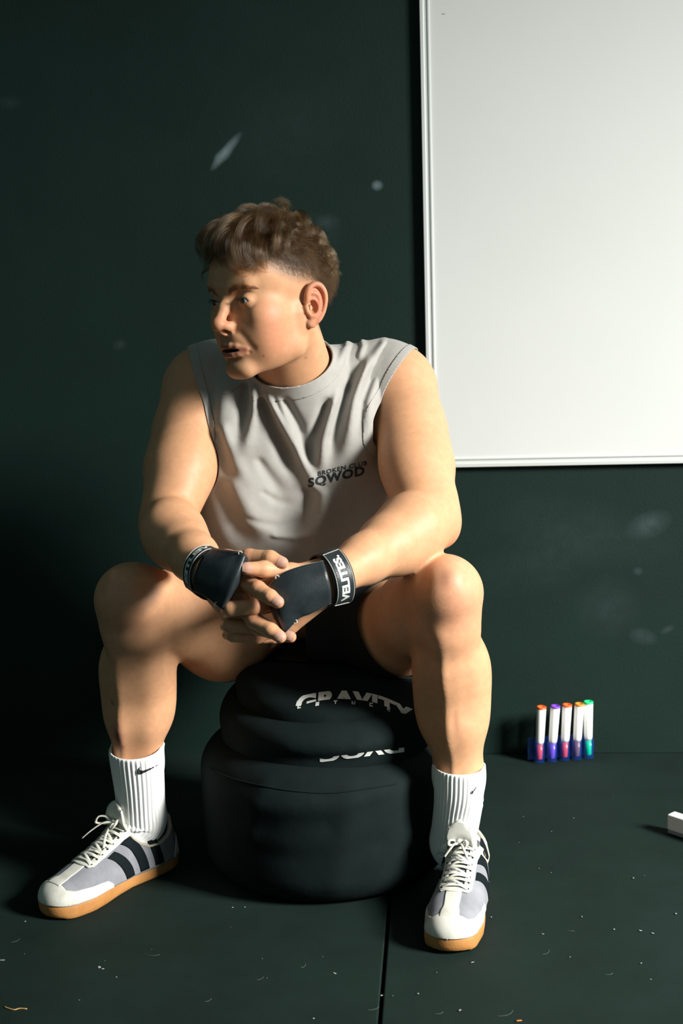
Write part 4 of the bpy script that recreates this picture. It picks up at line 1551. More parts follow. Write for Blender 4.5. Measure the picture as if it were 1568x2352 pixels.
# ------------------------------------------------------------------ finger nails
m_nail = mat('nail', (0.52, 0.30, 0.225), 0.28, 0.5)
VTO = unit(CAM - at(640, 1385, 2.0))
def nail(hf, ch, wdt, ln, up_dir, twist=0.0):
    a, b = ch[-2][0], ch[-1][0]
    d = unit(b - a)
    n0 = unit(np.asarray(up_dir, float))
    n0 = unit(n0 - d * (n0 @ d))
    sd = np.cross(d, n0)
    V = []
    for i, t in enumerate(np.linspace(0, 1, 6)):
        for v in np.linspace(-1, 1, 7):
            w = wdt * (0.94 if i == 0 else 1.0) * math.sqrt(max(0.02, 1 - (abs(2 * t - 0.75) / 1.9) ** 4))
            V.append(b + d * (t - 0.42) * ln + sd * v * w + n0 * .006 - n0 * .0022 * v * v)
    V = project(hf, np.array(V), 5, 0.00045)
    for r in range(7):
        V[5 * 7 + r] += d * 0.0012
    o = obj('fingernail', V, [f[::-1] for f in grid_faces(6, 7)], m_nail, person)
for hf, chs, which in ((handR, fingR, ((0, .0058, .0125), (1, .0054, .0115), (2, .0054, .0115), (3, .0050, .010))), (handL, fingL, ((0, .0056, .012),))):
    for i, w_, l_ in which:
        nail(hf, chs[i], w_, l_, VTO * .9 + A(0.05, 0, 0.30))

# ------------------------------------------------------------------ shirt
m_shirt = mat('grey_jersey', (0.46, 0.455, 0.435), 0.85, 0.2, Sheen_Weight=0.12)
noise_color(m_shirt, (0.345, 0.336, 0.316), (0.380, 0.371, 0.350), 60, 5, 0.3, 0.7)
add_bump(m_shirt, 1500, 0.22, 0.0005)
add_bump(m_shirt, 45, 0.12, 0.004, 3)
sh = Field()
sh.ell((-0.255, 2.475, 0.715), (0.178, 0.122, 0.180), 0.05)
sh.ell((-0.256, 2.505, 0.56), (0.168, 0.142, 0.170), 0.07)
sh.ell(at(548, 1120, 2.415), (.062, .062, .105), .06)
sh.ell((-0.265, 2.51, 0.46), (0.155, 0.140, 0.10), 0.06)
for s, q in ((1, shL), (-1, shR)):
    sh.cone(q + A(-s * .004, 0, -.004), A(-0.25, 2.44, .80), .0655, .074, 0.05)
    sh.cone(nk1 + A(s * .03, .02, .015), q + A(-s * .03, .02, .032), 0.048, 0.046, 0.04)
    sh.ell(A(-0.255 + s * .085, 2.39, .765), (.075, .05, .062), .05)
    sh.ell(A(-0.254 + s * .082, 2.425, .65), (.080, .078, .14), .06)
sh.cone(RING_C - RING_N * .07, RING_C + RING_N * .04, RING_R + .010, RING_R - .004, 0.035)
# folds: ridges (+) and troughs (-) hanging from the neck, the shoulders and the armholes
FOLD_W = A(0, 0.97, 0)
def fold(pts, s, a, Y=2.36):
    sh.crease([at(x, y, Y) for x, y in pts], s, a, FOLD_W)
for pts, s, a in FOLDS:
    fold(pts, s, a)
# neck rib, armholes and hem as cut functions
rib_c, rib_n = RING_C, RING_N
def g_neck(X):
    q = X - rib_c
    h = q @ rib_n
    return np.where(np.linalg.norm(q - np.outer(h, rib_n), axis=1) < .125, np.where(h > -.06, h, -1.0), -1.0)
aL = (at(873, 960, 2.40), unit(A(1.0, -0.22, -0.02)))
aR = (at(470, 960, 2.40), unit(A(-1.0, -0.22, 0.0)))
def g_arm(X):
    # armhole planes, curved so that they run out over the shoulder
    a = (X - aL[0]) @ aL[1] - 0.85 * np.clip(X[:, 2] - aL[0][2], 0, None) ** 1.35 - 0.45 * np.clip(aL[0][2] - .035 - X[:, 2], 0, None)
    b = (X - aR[0]) @ aR[1] - 0.16 * np.clip(X[:, 2] - aR[0][2], 0, None) - 0.30 * np.clip(aR[0][2] - .03 - X[:, 2], 0, None)
    return np.maximum(a, b)
def g_hem(X):
    return 0.53 - X[:, 2]
Vraw, Fraw = polygonize(sh, (-0.52, 2.24, 0.40), (0.03, 2.66, 0.97), 0.0026)
Vs, Fs = clip(Vraw, Fraw, g_arm)
Vs, Fs = clip(Vs, Fs, g_neck)
Vs, Fs = clip(Vs, Fs, g_hem)
# keep the cloth outside the body
d_in = trunk(Vs.astype(np.float32))
push = np.clip(0.0022 - d_in, 0, 0.02)
Vs = Vs + grad(trunk, Vs.astype(np.float32)) * push[:, None]
shirt = obj('shirt', Vs, Fs, m_shirt, person, label='pale grey sleeveless jersey shirt')
solidify(shirt, 0.0022, -1)
# ribbed collar: the band of the surface just under the neck opening, raised a little
Vc, Fc = clip(Vraw, Fraw, lambda X: g_neck(X) - 0.0035)
Vc, Fc = clip(Vc, Fc, lambda X: np.where(np.linalg.norm(X - rib_c, axis=1) < .14, -((X - rib_c) @ rib_n) - 0.0195, 1.0))
Nc = grad(sh, Vc.astype(np.float32))
collar = obj('collar', Vc + Nc * 0.0016, Fc, m_shirt, shirt)
solidify(collar, 0.0028, -1)
# armhole bindings
for s, pl in ((1, aL), (-1, aR)):
    Va, Fa = Vraw, Fraw
    one = (lambda X, s=s: np.where((X[:, 0] - A(-0.25, 0, 0)[0]) * s > 0, g_arm(X), 1.0))
    Va, Fa = clip(Va, Fa, lambda X: one(X) - 0.0012)
    Va, Fa = clip(Va, Fa, lambda X: np.where((X[:, 0] + 0.25) * s > 0, -g_arm(X) - 0.0125, 1.0))
    Va, Fa = clip(Va, Fa, g_neck)
    if len(Fa):
        Na = grad(sh, Va.astype(np.float32))
        dd = trunk(Va.astype(np.float32))
        Va = Va + grad(trunk, Va.astype(np.float32)) * np.clip(0.0022 - dd, 0, .02)[:, None]
        b = obj('armhole_binding', Va + Na * 0.0013, Fa, m_shirt, shirt)
        solidify(b, 0.002, -1)
m_print_d = mat('dark_print', (0.012, 0.020, 0.022), 0.7)
def shirt_text(s, corners, **kw):
    V, F = text_cut(s, -0.3, 1.1, **kw)
    wv = V[:, 0].max()
    w0 = pixel_warp(corners, 2.30)
    o = decal_on('lettering', V, F, shirt, lambda u, v: w0(u / wv, v), m_print_d, None, 0.00025, VIEW)
    o.parent = shirt
    return o
shirt_text('BROKEN CLUB', [(727, 1090.5), (842, 1063.5), (842, 1054), (727, 1081)], bold=0.035, xscale=1.35, fine=0.2, space=1.16)
shirt_text('SQWOD', [(704, 1117), (836, 1086), (836, 1067), (704, 1098)], bold=0.05, xscale=1.6, fine=0.2, space=1.14)

# ------------------------------------------------------------------ shorts
m_shorts = mat('black_shorts', (0.010, 0.0125, 0.013), 0.85, 0.2)
add_bump(m_shorts, 30, 0.2, 0.004)
so = Field()
so.ell((-0.245, 2.585, 0.475), (0.185, 0.135, 0.115), 0.0)
so.cone(hipL, thL, .106, .0825, .04)
so.cone(thL, thL + unit(knL - thL) * .04, .0825, .080, .02)
so.cone(hipR, thR, .106, .089, .04)
so.ell((-0.24, 2.43, 0.42), (.10, .09, .05), .05)
so.ell((-0.235, 2.395, 0.425), (.120, .090, .062), .05)
hemL = (thL + unit(knL - thL) * .020, unit(unit(knL - thL) + A(.45, 0, 0)))
hemR = (thR + unit(knR - thR) * -.030, unit(unit(knR - thR) + A(.1, 0, 0)))
def g_sh(X):
    mid = -0.24
    return np.where(X[:, 0] > mid, (X - hemL[0]) @ hemL[1], (X - hemR[0]) @ hemR[1])
Vp, Fp = polygonize(so, (-0.60, 2.24, 0.28), (0.08, 2.76, 0.64), 0.0045)
Vp, Fp = clip(Vp, Fp, g_sh)
shorts = obj('shorts', Vp, Fp, m_shorts, person, label='black athletic shorts')
solidify(shorts, 0.002, -1)

# the sack gives way under him
flesh = Union([so, trunk, legL, legR])
for ch in bag.children:
    if ch.name.split('.')[0] not in ('lower_body', 'middle_fold', 'top_fold'):
        continue
    n = len(ch.data.vertices)
    co = np.empty(n * 3, np.float32)
    ch.data.vertices.foreach_get('co', co)
    co = co.reshape(-1, 3)
    for _ in range(5):
        d = flesh(co)
        m = d < 0.0022
        if not m.any():
            break
        co[m] += grad(flesh, co[m]) * (0.0025 - d[m])[:, None]
    ch.data.vertices.foreach_set('co', co.ravel())
    ch.data.update()

# ------------------------------------------------------------------ socks
m_sock = mat('white_knit', (0.80, 0.81, 0.80), 0.9, 0.15, Sheen_Weight=0.1)
add_bump(m_sock, 1400, 0.3, 0.0006)
def sock(side_, rings, fdir):
    """rings: (centre, radius across, radius along the foot)"""
    C = catmull(np.array([np.concatenate([c, [a, b]]) for c, a, b in rings]), 12)
    m_, n = len(C), 216
    T = np.gradient(C[:, :3], axis=0)
    T /= np.linalg.norm(T, axis=1)[:, None]
    th = np.linspace(0, 2 * np.pi, n, endpoint=False)
    V = []
    for i in range(m_):
        fx = unit(fdir - T[i] * (fdir @ T[i]))
        sx = np.cross(T[i], fx)
        t = i / (m_ - 1)
        rib = 0.0011 * np.interp(t, [0, .05, .70, .85], [.15, 1, 1, 0]) * np.cos(th * 36) + 0.0004 * math.sin(t * 60) * np.interp(t, [.5, .75, 1], [0, .5, 1]) * np.cos(th * 2 + 1)
        if i == 0:
            rib = rib - 0.0012
        V.append(C[i, :3] + (C[i, 3] + rib)[:, None] * np.cos(th)[:, None] * sx + (C[i, 4] + rib)[:, None] * np.sin(th)[:, None] * fx)
    V = np.vstack(V)
    lf = legL if side_ == 'L' else legR
    for _ in range(2):
        d = lf(V.astype(np.float32))
        m2 = (V[:, 2] > .11) & (d < .0025)
        V[m2] += grad(lf, V[m2].astype(np.float32)) * np.minimum(.0025 - d[m2], .003)[:, None]
    o = obj('sock', V, [q[::-1] for q in grid_faces(m_, n, True)], m_sock, person)
    solidify(o, 0.0022, -1)
    f = Field()
    for (a, ra, rb), (b, sa, sb) in zip(rings[:-1], rings[1:]):
        f.cone(a, b, (ra + rb) / 2, (sa + sb) / 2, 0.01)
    return o, f
fR = unit(A(-0.66, 2.126, 0) - A(-0.494, 2.356, 0))
fL = unit(A(-0.010, 2.010, 0) - A(0.030, 2.296, 0))
hR, hL = A(-0.494, 2.356, 0), A(0.030, 2.296, 0)
ringsR = [(at(311, 1716, 2.264), .0450, .0450), (at(316, 1765, 2.270), .0432, .0438), (at(320, 1805, 2.276), .0408, .0425), (at(323, 1845, 2.284), .0395, .0420), (at(325, 1885, 2.292), .0395, .0450),
          (hR + fR * .088 + A(0, 0, .078), .0340, .0430), (hR + fR * .094 + A(0, 0, .050), .0290, .0470)]
ringsL = [(at(1054, 1760, 2.210), .0400, .0405), (at(1053, 1812, 2.210), .0392, .0420), (at(1047, 1856, 2.216), .0358, .0400), (at(1041, 1900, 2.222), .0350, .0410), (at(1039, 1938, 2.226), .0365, .0450),
          (hL + fL * .086 + A(0, 0, .078), .0340, .0430), (hL + fL * .094 + A(0, 0, .050), .0290, .0470)]
sockR, sfR = sock('R', ringsR, fR)
sockL, sfL = sock('L', ringsL, fL)
m_logo = mat('black_knit', (0.010, 0.014, 0.016), 0.85)
# tick-shaped mark: outline in units of its own length
TICK = [(0.0, 0.10), (0.03, 0.30), (0.10, 0.52), (0.14, 0.55), (0.12, 0.38), (0.17, 0.26), (0.30, 0.25), (0.55, 0.36), (1.0, 0.62), (0.60, 0.26), (0.33, 0.06), (0.17, -0.04), (0.06, -0.02)]
def tick(corners, Y, fld, parent):
    bm = bmesh.new()
    vs = [bm.verts.new((x, y, 0)) for x, y in TICK]
    bm.faces.new(vs)
    bmesh.ops.triangulate(bm, faces=bm.faces)
    for _ in range(2):
        bmesh.ops.subdivide_edges(bm, edges=bm.edges[:], cuts=1)
        bmesh.ops.triangulate(bm, faces=bm.faces)
    bm.verts.index_update()
    V = np.array([v.co[:] for v in bm.verts])
    F = [tuple(v.index for v in f.verts) for f in bm.faces]
    bm.free()
    w0 = pixel_warp(corners, Y)
    o = decal_on('logo', V, F, parent, lambda u, v: w0(u, v), m_logo, None, 0.0016, unit(at(300, 1770, 2.2) - CAM))
    o.parent = parent
tick([(314, 1779), (371, 1772), (371, 1742), (314, 1749)], 2.18, sfR, sockR)
tick([(1094, 1825), (1112, 1815), (1112, 1796), (1094, 1806)], 2.14, sfL, sockL)
tick([(997, 1812), (1005, 1812), (1005, 1788), (997, 1788)], 2.14, sfL, sockL)

# ------------------------------------------------------------------ shoes
m_gum = mat('gum_rubber', (0.42, 0.19, 0.055), 0.55, 0.4)
noise_color(m_gum, (0.38, 0.165, 0.045), (0.50, 0.235, 0.075), 30, 5)
add_bump(m_gum, 420, 0.3, 0.0008, kind='voronoi')
m_leather = mat('worn_white_leather', (0.68, 0.68, 0.61), 0.55, 0.35)
noise_color(m_leather, (0.34, 0.34, 0.27), (0.60, 0.60, 0.545), 26, 7, 0.22, 0.48)
m_mesh = mat('grey_mesh_fabric', (0.40, 0.41, 0.44), 0.8, 0.2)
noise_color(m_mesh, (0.155, 0.162, 0.180), (0.27, 0.28, 0.31), 18, 5, 0.25, 0.7)
add_bump(m_mesh, 900, 0.22, 0.0006, kind='voronoi')
m_stripe = mat('black_suede_stripe', (0.0050, 0.0088, 0.0110), 0.82, 0.10)
m_lace = mat('off_white_lace', (0.60, 0.60, 0.53), 0.85, 0.2)
noise_color(m_lace, (0.42, 0.42, 0.36), (0.68, 0.68, 0.61), 40, 5)
m_line = mat('beige_lining', (0.40, 0.37, 0.31), 0.9, 0.2)
m_hole = mat('eyelet_dark', (0.010, 0.010, 0.010), 0.8)
LS = 0.288
T_ = [0, .012, .04, .10, .20, .30, .42, .55, .66, .76, .86, .93, .975, .993, 1.0]
WL = [.004, .014, .0240, .0310, .0340, .0345, .0370, .0425, .0465, .0475, .0430, .0345, .0225, .0115, .002]
WM = [.004, .014, .0235, .0300, .0320, .0300, .0275, .0330, .0405, .0445, .0410, .0330, .0215, .0110, .002]
TH = [0, .05, .15, .30, .40, .50, .60, .70, .80, .88, .94, .975, .993, 1.0]
HH = [.080, .098, .120, .125, .112, .093, .080, .070, .0615, .0560, .0490, .0425, .0365, .0300]
def shoe(name, heel, fdir, lat, label):
    """lat = +1 when the outer side of the foot lies to the left of its direction"""
    sd = np.cross(A(0, 0, 1), fdir)
    def wd(t, sgn):
        l, m_ = np.interp(t, T_, WL), np.interp(t, T_, WM)
        t = np.asarray(t, float)
        l9, m9 = np.interp(.86, T_, WL), np.interp(.86, T_, WM)
        e = np.sqrt(np.clip(1 - (np.clip(t - .86, 0, None) / .14) ** 2, 0, 1))
        l, m_ = np.where(t > .86, l9 * e, l), np.where(t > .86, m9 * e, m_)
        return np.where(np.asarray(sgn) * lat > 0, l, m_)
    def Z0(t):
        return 0.0235 + 0.004 * np.clip((t - .80) / .2, 0, 1) ** 2
    def P(t, a, off=0.0):
        t, a = np.broadcast_arrays(np.asarray(t, float), np.asarray(a, float))
        th = (a + 1) / 2 * np.pi
        c, s = -np.cos(th), np.sin(th)
        p = np.interp(t, [0, .35, .5, .75, 1], [.55, .62, .85, .80, .9])
        q = np.interp(t, [0, .35, .5, .75, 1], [.85, .9, .95, .85, .85])
        w = wd(t, np.sign(c)) * np.interp(t, [0, .1, .2, .45, .55, .65, 1], [.96, 1.06, 1.16, 1.18, 1.05, .965, .955])
        w = np.minimum(w, np.sqrt(np.clip(LS * t, 0, None) * .045) + .004)
        h = np.interp(t, TH, HH)
        e = np.sqrt(np.clip(1 - (np.clip(t - .86, 0, None) / .14) ** 2, 0, 1))
        h = np.where(t > .86, Z0(t) - .0015 + (np.interp(.86, TH, HH) - Z0(.86) + .0015) * e, h)
        z = Z0(t) + (h - Z0(t)) * np.abs(s) ** q
        lean = np.interp(t, [0, .3, .42], [.16, .06, 0])
        y = np.sign(c) * np.abs(c) ** p * w * (1 - lean * np.abs(s) ** 3)
        x = t * LS + np.interp(t, [0, .12], [1, 0]) * .010 * np.clip((z - .03) / .05, 0, 1)
        return np.stack([x, y, z], -1)
    def PN(t, a, off):
        p = P(t, a)
        kf = (np.clip((np.asarray(t, float) - .985) / .015, 0, 1) ** .5)[..., None] * np.ones_like(p)
        t = np.minimum(t, .985)
        e = 2e-3
        n = np.cross(P(np.clip(t + e, 0, 1), a) - P(np.clip(t - e, 0, 1), a), P(t, np.clip(a + e, -1, 1)) - P(t, np.clip(a - e, -1, 1)))
        n /= np.linalg.norm(n, axis=-1)[..., None] + 1e-12
        n = n * (1 - kf) + A(1, 0, .15) * kf
        return p + n * off
    def wld(p):
        p = np.asarray(p)
        return heel + p[..., 0:1] * fdir + p[..., 1:2] * sd + p[..., 2:3] * A(0, 0, 1)
    root = empty(name, tuple(heel + fdir * .12))
    root.parent = person
    def add(nm, V, F, m, parent=root, thick=None, smooth=True):
        o = obj(nm, V - np.array(root.location), F, m, parent, smooth)
        if thick:
            solidify(o, thick, 0)
        return o
    # sole
    tt = np.concatenate([1 - np.cos(np.linspace(0, np.pi / 2, 22)), 1 + np.sin(np.linspace(0, np.pi / 2, 22))[1:]]) / 2
    loop = [(t, 1) for t in tt] + [(t, -1) for t in tt[::-1][1:-1]]
    rings = []
    for z, ins in ((0.0, .0045), (.0, .003), (.0030, .0008), (.0085, 0), (.0165, -.0006), (.0225, .0), (.0258, .0012), (.0268, .0032), (.0268, .02)):
        ring = []
        for t, s in loop:
            w = float(wd(t, s))
            x = t * LS
            rad = A(x - LS * .5, s * w)
            y = s * max(w - ins, 0.0)
            x2 = x + (ins if t < .05 else (-ins if t > .95 else 0)) * 1.0
            zz = z + (.0055 * np.clip((t - .82) / .18, 0, 1) ** 2) * (1 if z < .004 else 1.0)
            zz += 0.003 * np.clip((.12 - t) / .12, 0, 1) ** 2 * (z > .02)
            ring.append((x2, y, zz))
        rings.append(ring)
    V = wld(np.array(rings).reshape(-1, 3))
    n = len(loop)
    F = grid_faces(len(rings), n, True) + [tuple(range(n - 1, -1, -1)), tuple((len(rings) - 1) * n + j for j in range(n))]
    add('sole', V, F, m_gum)
    # upper
    tg = np.concatenate([np.linspace(0, 1, 90) ** 1.7 * .2, np.linspace(.2, .85, 110)[1:], .85 + .15 * (1 - (1 - np.linspace(0, 1, 60)) ** 1.7)[1:]])
    ag = np.linspace(-1, 1, 121)
    TT, AA = np.meshgrid(tg, ag, indexing='ij')
    V = P(TT, AA).reshape(-1, 3)
    F = np.array(grid_faces(len(tg), len(ag)))
    def zc(t):
        return np.interp(t, [0, .03, .07, .14, .22, .30, .36, .40, .43, .5], [.096, .096, .088, .070, .0635, .066, .076, .088, .110, .3])
    def gcol(X):
        return X[:, 2] - zc(X[:, 0] / LS)
    Vu, Fu = clip(V, F, gcol)
    upper = add('upper', wld(Vu), [tuple(q) for q in Fu.tolist()], m_mesh, thick=0.0022)
    def patch(nm, fn, nt, na, m, off, thick=0.0012, parent=root):
        """fn(u, v) -> (t, a) for u, v in 0..1"""
        U, Vv = np.meshgrid(np.linspace(0, 1, nt), np.linspace(0, 1, na), indexing='ij')
        t, a = fn(U, Vv)
        p = PN(t, a, off).reshape(-1, 3)
        return add(nm, wld(p), grid_faces(nt, na), m, parent, thick)
    # leather: toe guard, T strip, eyestay, heel counter, collar facing
    patch('toe_guard', lambda u, v: (1.0 - .085 * (1 - u) ** 2.2, -1 + 2 * v), 30, 60, m_leather, .0012)
    for s in (1, -1):
        patch('toe_guard', lambda u, v: (.60 + .325 * u, s * (1.0 - v * (np.interp(u, [0, .12, .5, .85, 1], [.05, .16, .26, .38, .55])))), 40, 12, m_leather, .0012)
    patch('toe_strip', lambda u, v: (.70 + .23 * u, (-1 + 2 * v) * np.interp(u, [0, .6, 1], [.125, .14, .24])), 24, 14, m_leather, .0014)
    for s in (1, -1):
        patch('eyestay', lambda u, v: (.405 + .325 * u, s * (np.interp(u, [0, 1], [.17, .15]) + v * np.interp(u, [0, .2, .9, 1], [.26, .20, .19, .10]))), 40, 10, m_leather, .0024, .0018)
        patch('heel_counter', lambda u, v: (.001 + u * (.02 + .085 * (1 - v)), s * (1.0 - v * .34)), 14, 16, m_leather, .0012)
    patch('eyestay', lambda u, v: (.695 + .042 * u * (1 - .5 * (2 * v - 1) ** 2), (-1 + 2 * v) * .34 * (1 - .25 * u)), 8, 24, m_leather, .0026, .0018)
    for s in (1, -1):
        patch('collar_facing', lambda u, v: (.20 + u * .215, s * np.interp(u, [0, 1], [.60, .40]) - s * v * .0 + s * (v - .5) * np.interp(u, [0, 1], [.05, .14])), 20, 6, m_leather, .0012)
        for k in range(3):
            tb, ttop = .235 + k * .112, .345 + k * .112
            patch('stripe', lambda u, v: (tb + (ttop - tb) * u ** 1.25 + (v - .5) * np.interp(u, [0, 1], [.066, .060]), s * (.985 - u * np.interp(k, [0, 1, 2], [.60, .60, .58]))), 20, 8, m_stripe, .0014)
        patch('heel_tab', lambda u, v: (.0008 + u * .045, s * (.66 - v * .20)), 10, 10, m_stripe, .0016)
    # padded collar edge
    ts = np.concatenate([np.linspace(.41, .0, 50)])
    rim = []
    for s in (1, -1):
        pts = []
        for t in ts:
            a = np.linspace(0.02, 1, 200)
            q = P(np.full(200, t), a * s)
            j = np.argmin(np.abs(q[:, 2] - zc(t)))
            pts.append(q[j] - A(0, s * .0015, .001))
        rim += pts if s == 1 else pts[::-1][1:]
    V, F = tube(wld(np.array(rim)), 0.0042, 10)
    add('collar_lining', V, F, m_line)
    # tongue
    tg2 = np.linspace(.70, .42, 16)
    c0 = P(tg2, np.zeros(16)) + A(0, 0, -.0008)
    e = unit(c0[-1] - c0[-4])
    ext = [c0[-1] + A(.012 * min(1, d / .02) - .10 * d, 0, .95 * d) for d in np.linspace(.006, .048, 9)]
    c0 = np.vstack([c0, ext])
    Vt = []
    for i, c in enumerate(c0):
        w = np.interp(i, [0, 12, 20, 23, 24], [.012, .020, .0225, .0175, .010])
        for v in np.linspace(-1, 1, 13):
            Vt.append(c + A(0, v * w, -.010 * v * v * np.interp(i, [0, 24], [1.0, 1.0])))
    add('tongue', wld(np.array(Vt)), grid_faces(len(c0), 13), m_leather, thick=0.004)
    # eyelets and laces
    ks = np.linspace(.435, .700, 7)
    for t in ks:
        for s in (1, -1):
            p = PN(t, s * .245, .0036)
            q = PN(t, s * .245, .0044)
            nn = unit(q - p)
            b1 = unit(np.cross(nn, A(1, 0, 0)))
            b2 = np.cross(nn, b1)
            an_ = np.linspace(0, 2 * np.pi, 10, endpoint=False)
            V = [p + (b1 * math.cos(x) + b2 * math.sin(x)) * .0019 for x in an_] + [q + (b1 * math.cos(x) + b2 * math.sin(x)) * .0015 for x in an_]
            F = [(i, (i + 1) % 10, 10 + (i + 1) % 10, 10 + i) for i in range(10)] + [tuple(range(10, 20))]
            add('eyelet', wld(np.array(V)), F, m_hole, smooth=False)
    def lace(pts, r=.0031, flat=.26):
        C = catmull(np.array(pts), 8)
        nrm = []
        for q in C:
            nrm.append(unit(A(.35, q[1] * 12, 1)))
        V, F = tube(wld(C), r, 8, (np.array([n_[0] * fdir + n_[1] * sd + n_[2] * A(0, 0, 1) for n_ in nrm]), flat))
        add('lace', V, F, m_lace)
    for i, t in enumerate(ks):
        a, b = PN(t, -.235, .0040), PN(t - (.012 if i % 2 else -.006), .235, .0040)
        m1, m2 = PN(t - .002, -.10, .0062), PN(t - .004, .10, .0062)
        lace([a, m1, (m1 + m2) / 2 + A(0, 0, .0008), m2, b])
        if i < 6:
            t2 = ks[i + 1]
            lace([PN(t, -.24 * (1 if i % 2 else -1), .0042), PN((t + t2) / 2, 0.0, .0085), PN(t2, .22 * (1 if i % 2 else -1), .0046)], .0026, .4)
    kp = PN(.435, 0.0, .012)
    bs = 1.0 if lat < 0 else .62
    def bow(pts, r, fl):
        lace([kp + A(*q) * bs for q in pts], r, fl)
    bow([(0, -.006, 0), (.004, -.016, .008), (.012, -.026, .008), (.020, -.024, .001), (.012, -.014, -.001), (0, 0, 0)], .0028, .40)
    bow([(0, .006, 0), (.006, .014, .009), (.016, .022, .008), (.022, .018, .0), (.012, .010, -.001), (0, 0, 0)], .0028, .40)
    bow([(0, 0, 0), (.014, -.012, .001), (.032, -.024, -.010), (.044, -.034, -.022)], .0024, .45)
    bow([(0, 0, 0), (.016, .008, .001), (.036, .018, -.008), (.050, .028, -.022)], .0024, .45)
    V, F = tube(wld(np.array([kp + A(0, -.006, -.001), kp + A(0, 0, .002), kp + A(0, .006, -.001)])), .0050, 10)
    add('lace_knot', V, F, m_lace)
    root['label'] = label
    return root
shoe('sneaker', hR, fR, -1, 'white sneaker with black stripes and gum sole pointing to the near left')
shoe('sneaker', hL, fL, 1, 'white sneaker with black stripes and gum sole pointing at the camera')

# ------------------------------------------------------------------ gymnastic hand grips
m_grip = mat('black_grip_leather', (0.016, 0.022, 0.025), 0.42, 0.5)
noise_color(m_grip, (0.013, 0.019, 0.022), (0.024, 0.032, 0.036), 55, 6, 0.3, 0.7)
add_bump(m_grip, 520, 0.25, 0.0006, kind='voronoi')
m_strap = mat('black_strap', (0.010, 0.013, 0.014), 0.55, 0.35)
m_edge = mat('pale_stitching', (0.55, 0.55, 0.50), 0.7)
def surf(rows, nu=8, nv=8):
    """smooth sheet through a grid of points"""
    G = [catmull(np.array(r), nu) for r in rows]
    G = np.array(G)
    cols = [catmull(G[:, j], nv) for j in range(G.shape[1])]
    return np.array(cols).transpose(1, 0, 2)
def sheet(name, rows, m, parent, thick, nu=8, nv=8):
    S_ = surf(rows, nu, nv)
    o = obj(name, S_.reshape(-1, 3), grid_faces(S_.shape[0], S_.shape[1]), m, parent)
    solidify(o, thick, 0)
    return o, S_
def band(c, axis, upv, ra, rb, wdt, thick, flare=0.0, n=56):
    """strap around the wrist; returns its mesh and its outer surface Q(theta, s)"""
    axis = unit(axis)
    e1 = unit(upv - axis * (upv @ axis))
    e2 = np.cross(axis, e1)
    def Q(th, s, off=0.0):
        k = 1 + flare * s
        return c + axis * s * wdt / 2 + e1 * (ra * k + off) * math.cos(th) + e2 * (rb * k + off) * math.sin(th)
    prof = [(-1, -thick), (-1, -.0006), (-.94, 0), (0, .0004), (.94, 0), (1, -.0006), (1, -thick)]
    V = [Q(th, s, o_) for th in np.linspace(0, 2 * np.pi, n, endpoint=False) for s, o_ in prof]
    m_ = len(prof)
    F = [(i * m_ + j, ((i + 1) % n) * m_ + j, ((i + 1) % n) * m_ + (j + 1) % m_, i * m_ + (j + 1) % m_) for i in range(n) for j in range(m_)]
    return np.array(V), F, Q
def grip(strap, Q, th0, th1, text, flap_rows, flip, dense=18):
    root = empty('hand_grip', (0, 0, 0))
    root.parent = person
    V, F = strap
    st = obj('wrist_strap', V, F, m_strap, root)
    # label plate with a pale border and its lettering
    TH_, SS = np.linspace(th0, th1, 40), np.linspace(-.86, .86, 8)
    V = np.array([Q(t, s, .0012) for t in TH_ for s in SS])
    pl = obj('label_plate', V, grid_faces(40, 8), m_grip, root)
    solidify(pl, .0012, 0)
    loop = [(t, -.78) for t in np.linspace(th0 + .03 * np.sign(th1 - th0), th1 - .03 * np.sign(th1 - th0), 40)]
    loop += [(loop[-1][0], s) for s in np.linspace(-.6, .6, 5)] + [(t, .78) for t, _ in loop[::-1]] + [(loop[0][0], s) for s in np.linspace(.6, -.6, 5)] + [loop[0]]
    V, F = tube(np.array([Q(t, s, .0020) for t, s in loop]), .00055, 5)
    obj('border', V, F, m_edge, root)
    V, F = text_mesh(text[0], bold=.045, xscale=text[3], fine=.25)
    w = V[:, 0].max()
    def tp(x, y):
        u = x / w
        a = text[1] + (text[2] - text[1]) * u
        s = (y - .5) * .66
        if flip:
            s = -s
        return Q(a, s, .0021)
    obj('lettering', np.array([tp(x, y) for x, y, _ in V]), F, m_print, root, smooth=False)
    fl, S_ = sheet('palm_flap', flap_rows, m_grip, root, .0024)
    for line in (S_[0, :], S_[-1, :]):
        V, F = tube(line[:], .0010, 6)
        obj('raw_edge', V, F, m_edge if flip is False else m_strap, root)
    for corner in (S_[0, int(dense)], S_[-1, int(dense)]):
        V, F = tube(np.array([corner + A(math.cos(x) * .0028, -.0015, math.sin(x) * .0028) for x in np.linspace(0, 6.28, 12)]), .0008, 5)
        obj('stitch', V, F, m_edge, root)
    return root
def rowY(*p):
    return [at(x, y, Y) for x, y, Y in p]
axL = unit(unit(wrL - elL) + A(-.15, .35, .05))
cL = at(760, 1327, 2.043)
VL = band(cL, axL, A(0, -.2, 1), .0412, .0412, .034, .0030, -.03)
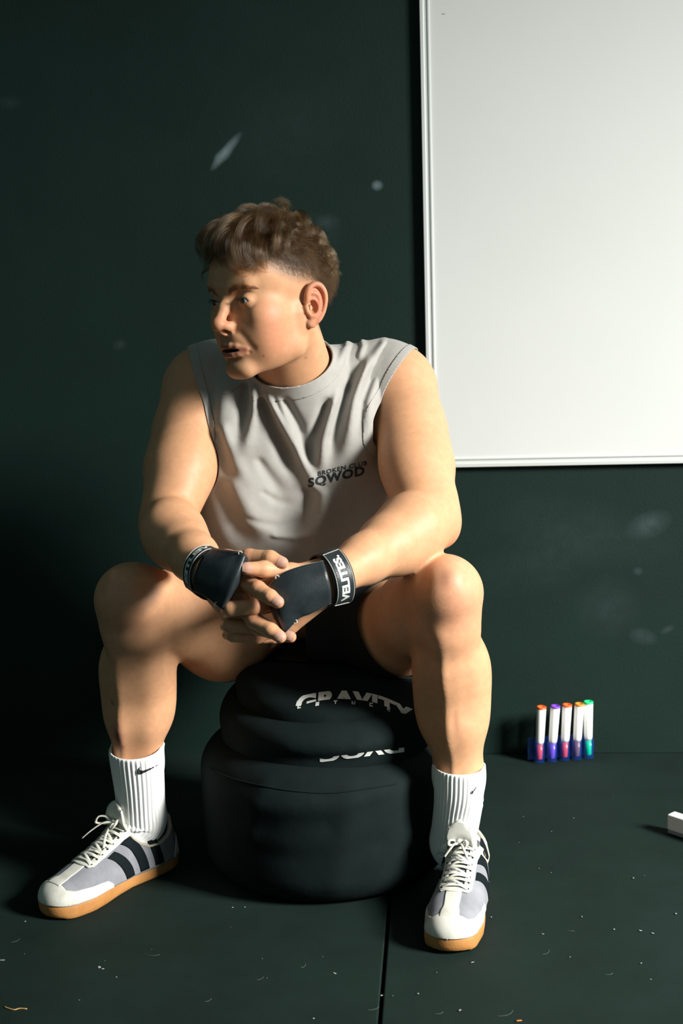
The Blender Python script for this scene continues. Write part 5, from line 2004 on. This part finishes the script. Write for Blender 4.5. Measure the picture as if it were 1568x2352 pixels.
rowsL = [rowY((742, 1289, 2.014), (690, 1301, 2.002), (645, 1319, 1.998), (619, 1345, 1.997), (613, 1352, 2.012), (612, 1358, 2.03)),
         rowY((751, 1316, 1.998), (695, 1337, 1.988), (658, 1354, 1.985), (630, 1380, 1.986), (622, 1386, 2.004), (620, 1390, 2.022)),
         rowY((759, 1350, 1.998), (705, 1372, 1.985), (670, 1392, 1.981), (642, 1415, 1.983), (634, 1418, 2.000), (631, 1420, 2.018)),
         rowY((760, 1384, 2.010), (715, 1408, 1.999), (686, 1420, 1.995), (656, 1451, 1.992), (648, 1446, 2.006), (645, 1443, 2.02))]
axR = unit(unit(wrR - elR) + A(.25, .10, 0))
cR = at(476, 1316, 2.062)
VR = band(cR, axR, A(-.2, -.2, 1), .0395, .0350, .026, .0030, .02)
rowsR = [rowY((487, 1259, 2.052), (528, 1265, 2.016), (548, 1269, 2.004), (561, 1274, 1.996), (566, 1279, 2.004), (570, 1284, 2.02)),
         rowY((461, 1287, 2.022), (508, 1300, 1.995), (530, 1308, 1.986), (547, 1315, 1.981), (552, 1319, 1.992), (555, 1322, 2.008)),
         rowY((447, 1327, 2.020), (490, 1340, 1.992), (512, 1349, 1.983), (529, 1356, 1.978), (534, 1360, 1.990), (537, 1363, 2.006)),
         rowY((443, 1357, 2.036), (477, 1372, 2.004), (493, 1384, 1.993), (509, 1397, 1.986), (514, 1399, 1.998), (518, 1400, 2.012))]
def ang_of(c, axis, upv, p):
    """strap angle at which world point p lies"""
    axis = unit(axis)
    e1 = unit(upv - axis * (upv @ axis))
    e2 = np.cross(axis, e1)
    q = p - c
    return math.atan2(q @ e2, q @ e1)
aL0 = ang_of(cL, axL, A(0, -.2, 1), at(730, 1276, 2.02))
aL1 = ang_of(cL, axL, A(0, -.2, 1), at(778, 1375, 2.03))
aR0 = ang_of(cR, axR, A(-.2, -.2, 1), at(515, 1262, 2.05))
aR1 = ang_of(cR, axR, A(-.2, -.2, 1), at(440, 1345, 2.05))
def near_ang(a, b):
    while b - a > math.pi:
        b -= 2 * math.pi
    while b - a < -math.pi:
        b += 2 * math.pi
    return b
aL1, aR1 = near_ang(aL0, aL1), near_ang(aR0, aR1)
grip(VL[:2], VL[2], aL0, aL1, ('VELITES.', aL0 + (aL1 - aL0) * .88, aL0 + (aL1 - aL0) * .12, 1.15), rowsL, False)
grip(VR[:2], VR[2], aR0, aR1, ('VELITES', aR0 + (aR1 - aR0) * .10, aR0 + (aR1 - aR0) * .88, 1.15), rowsR, True)
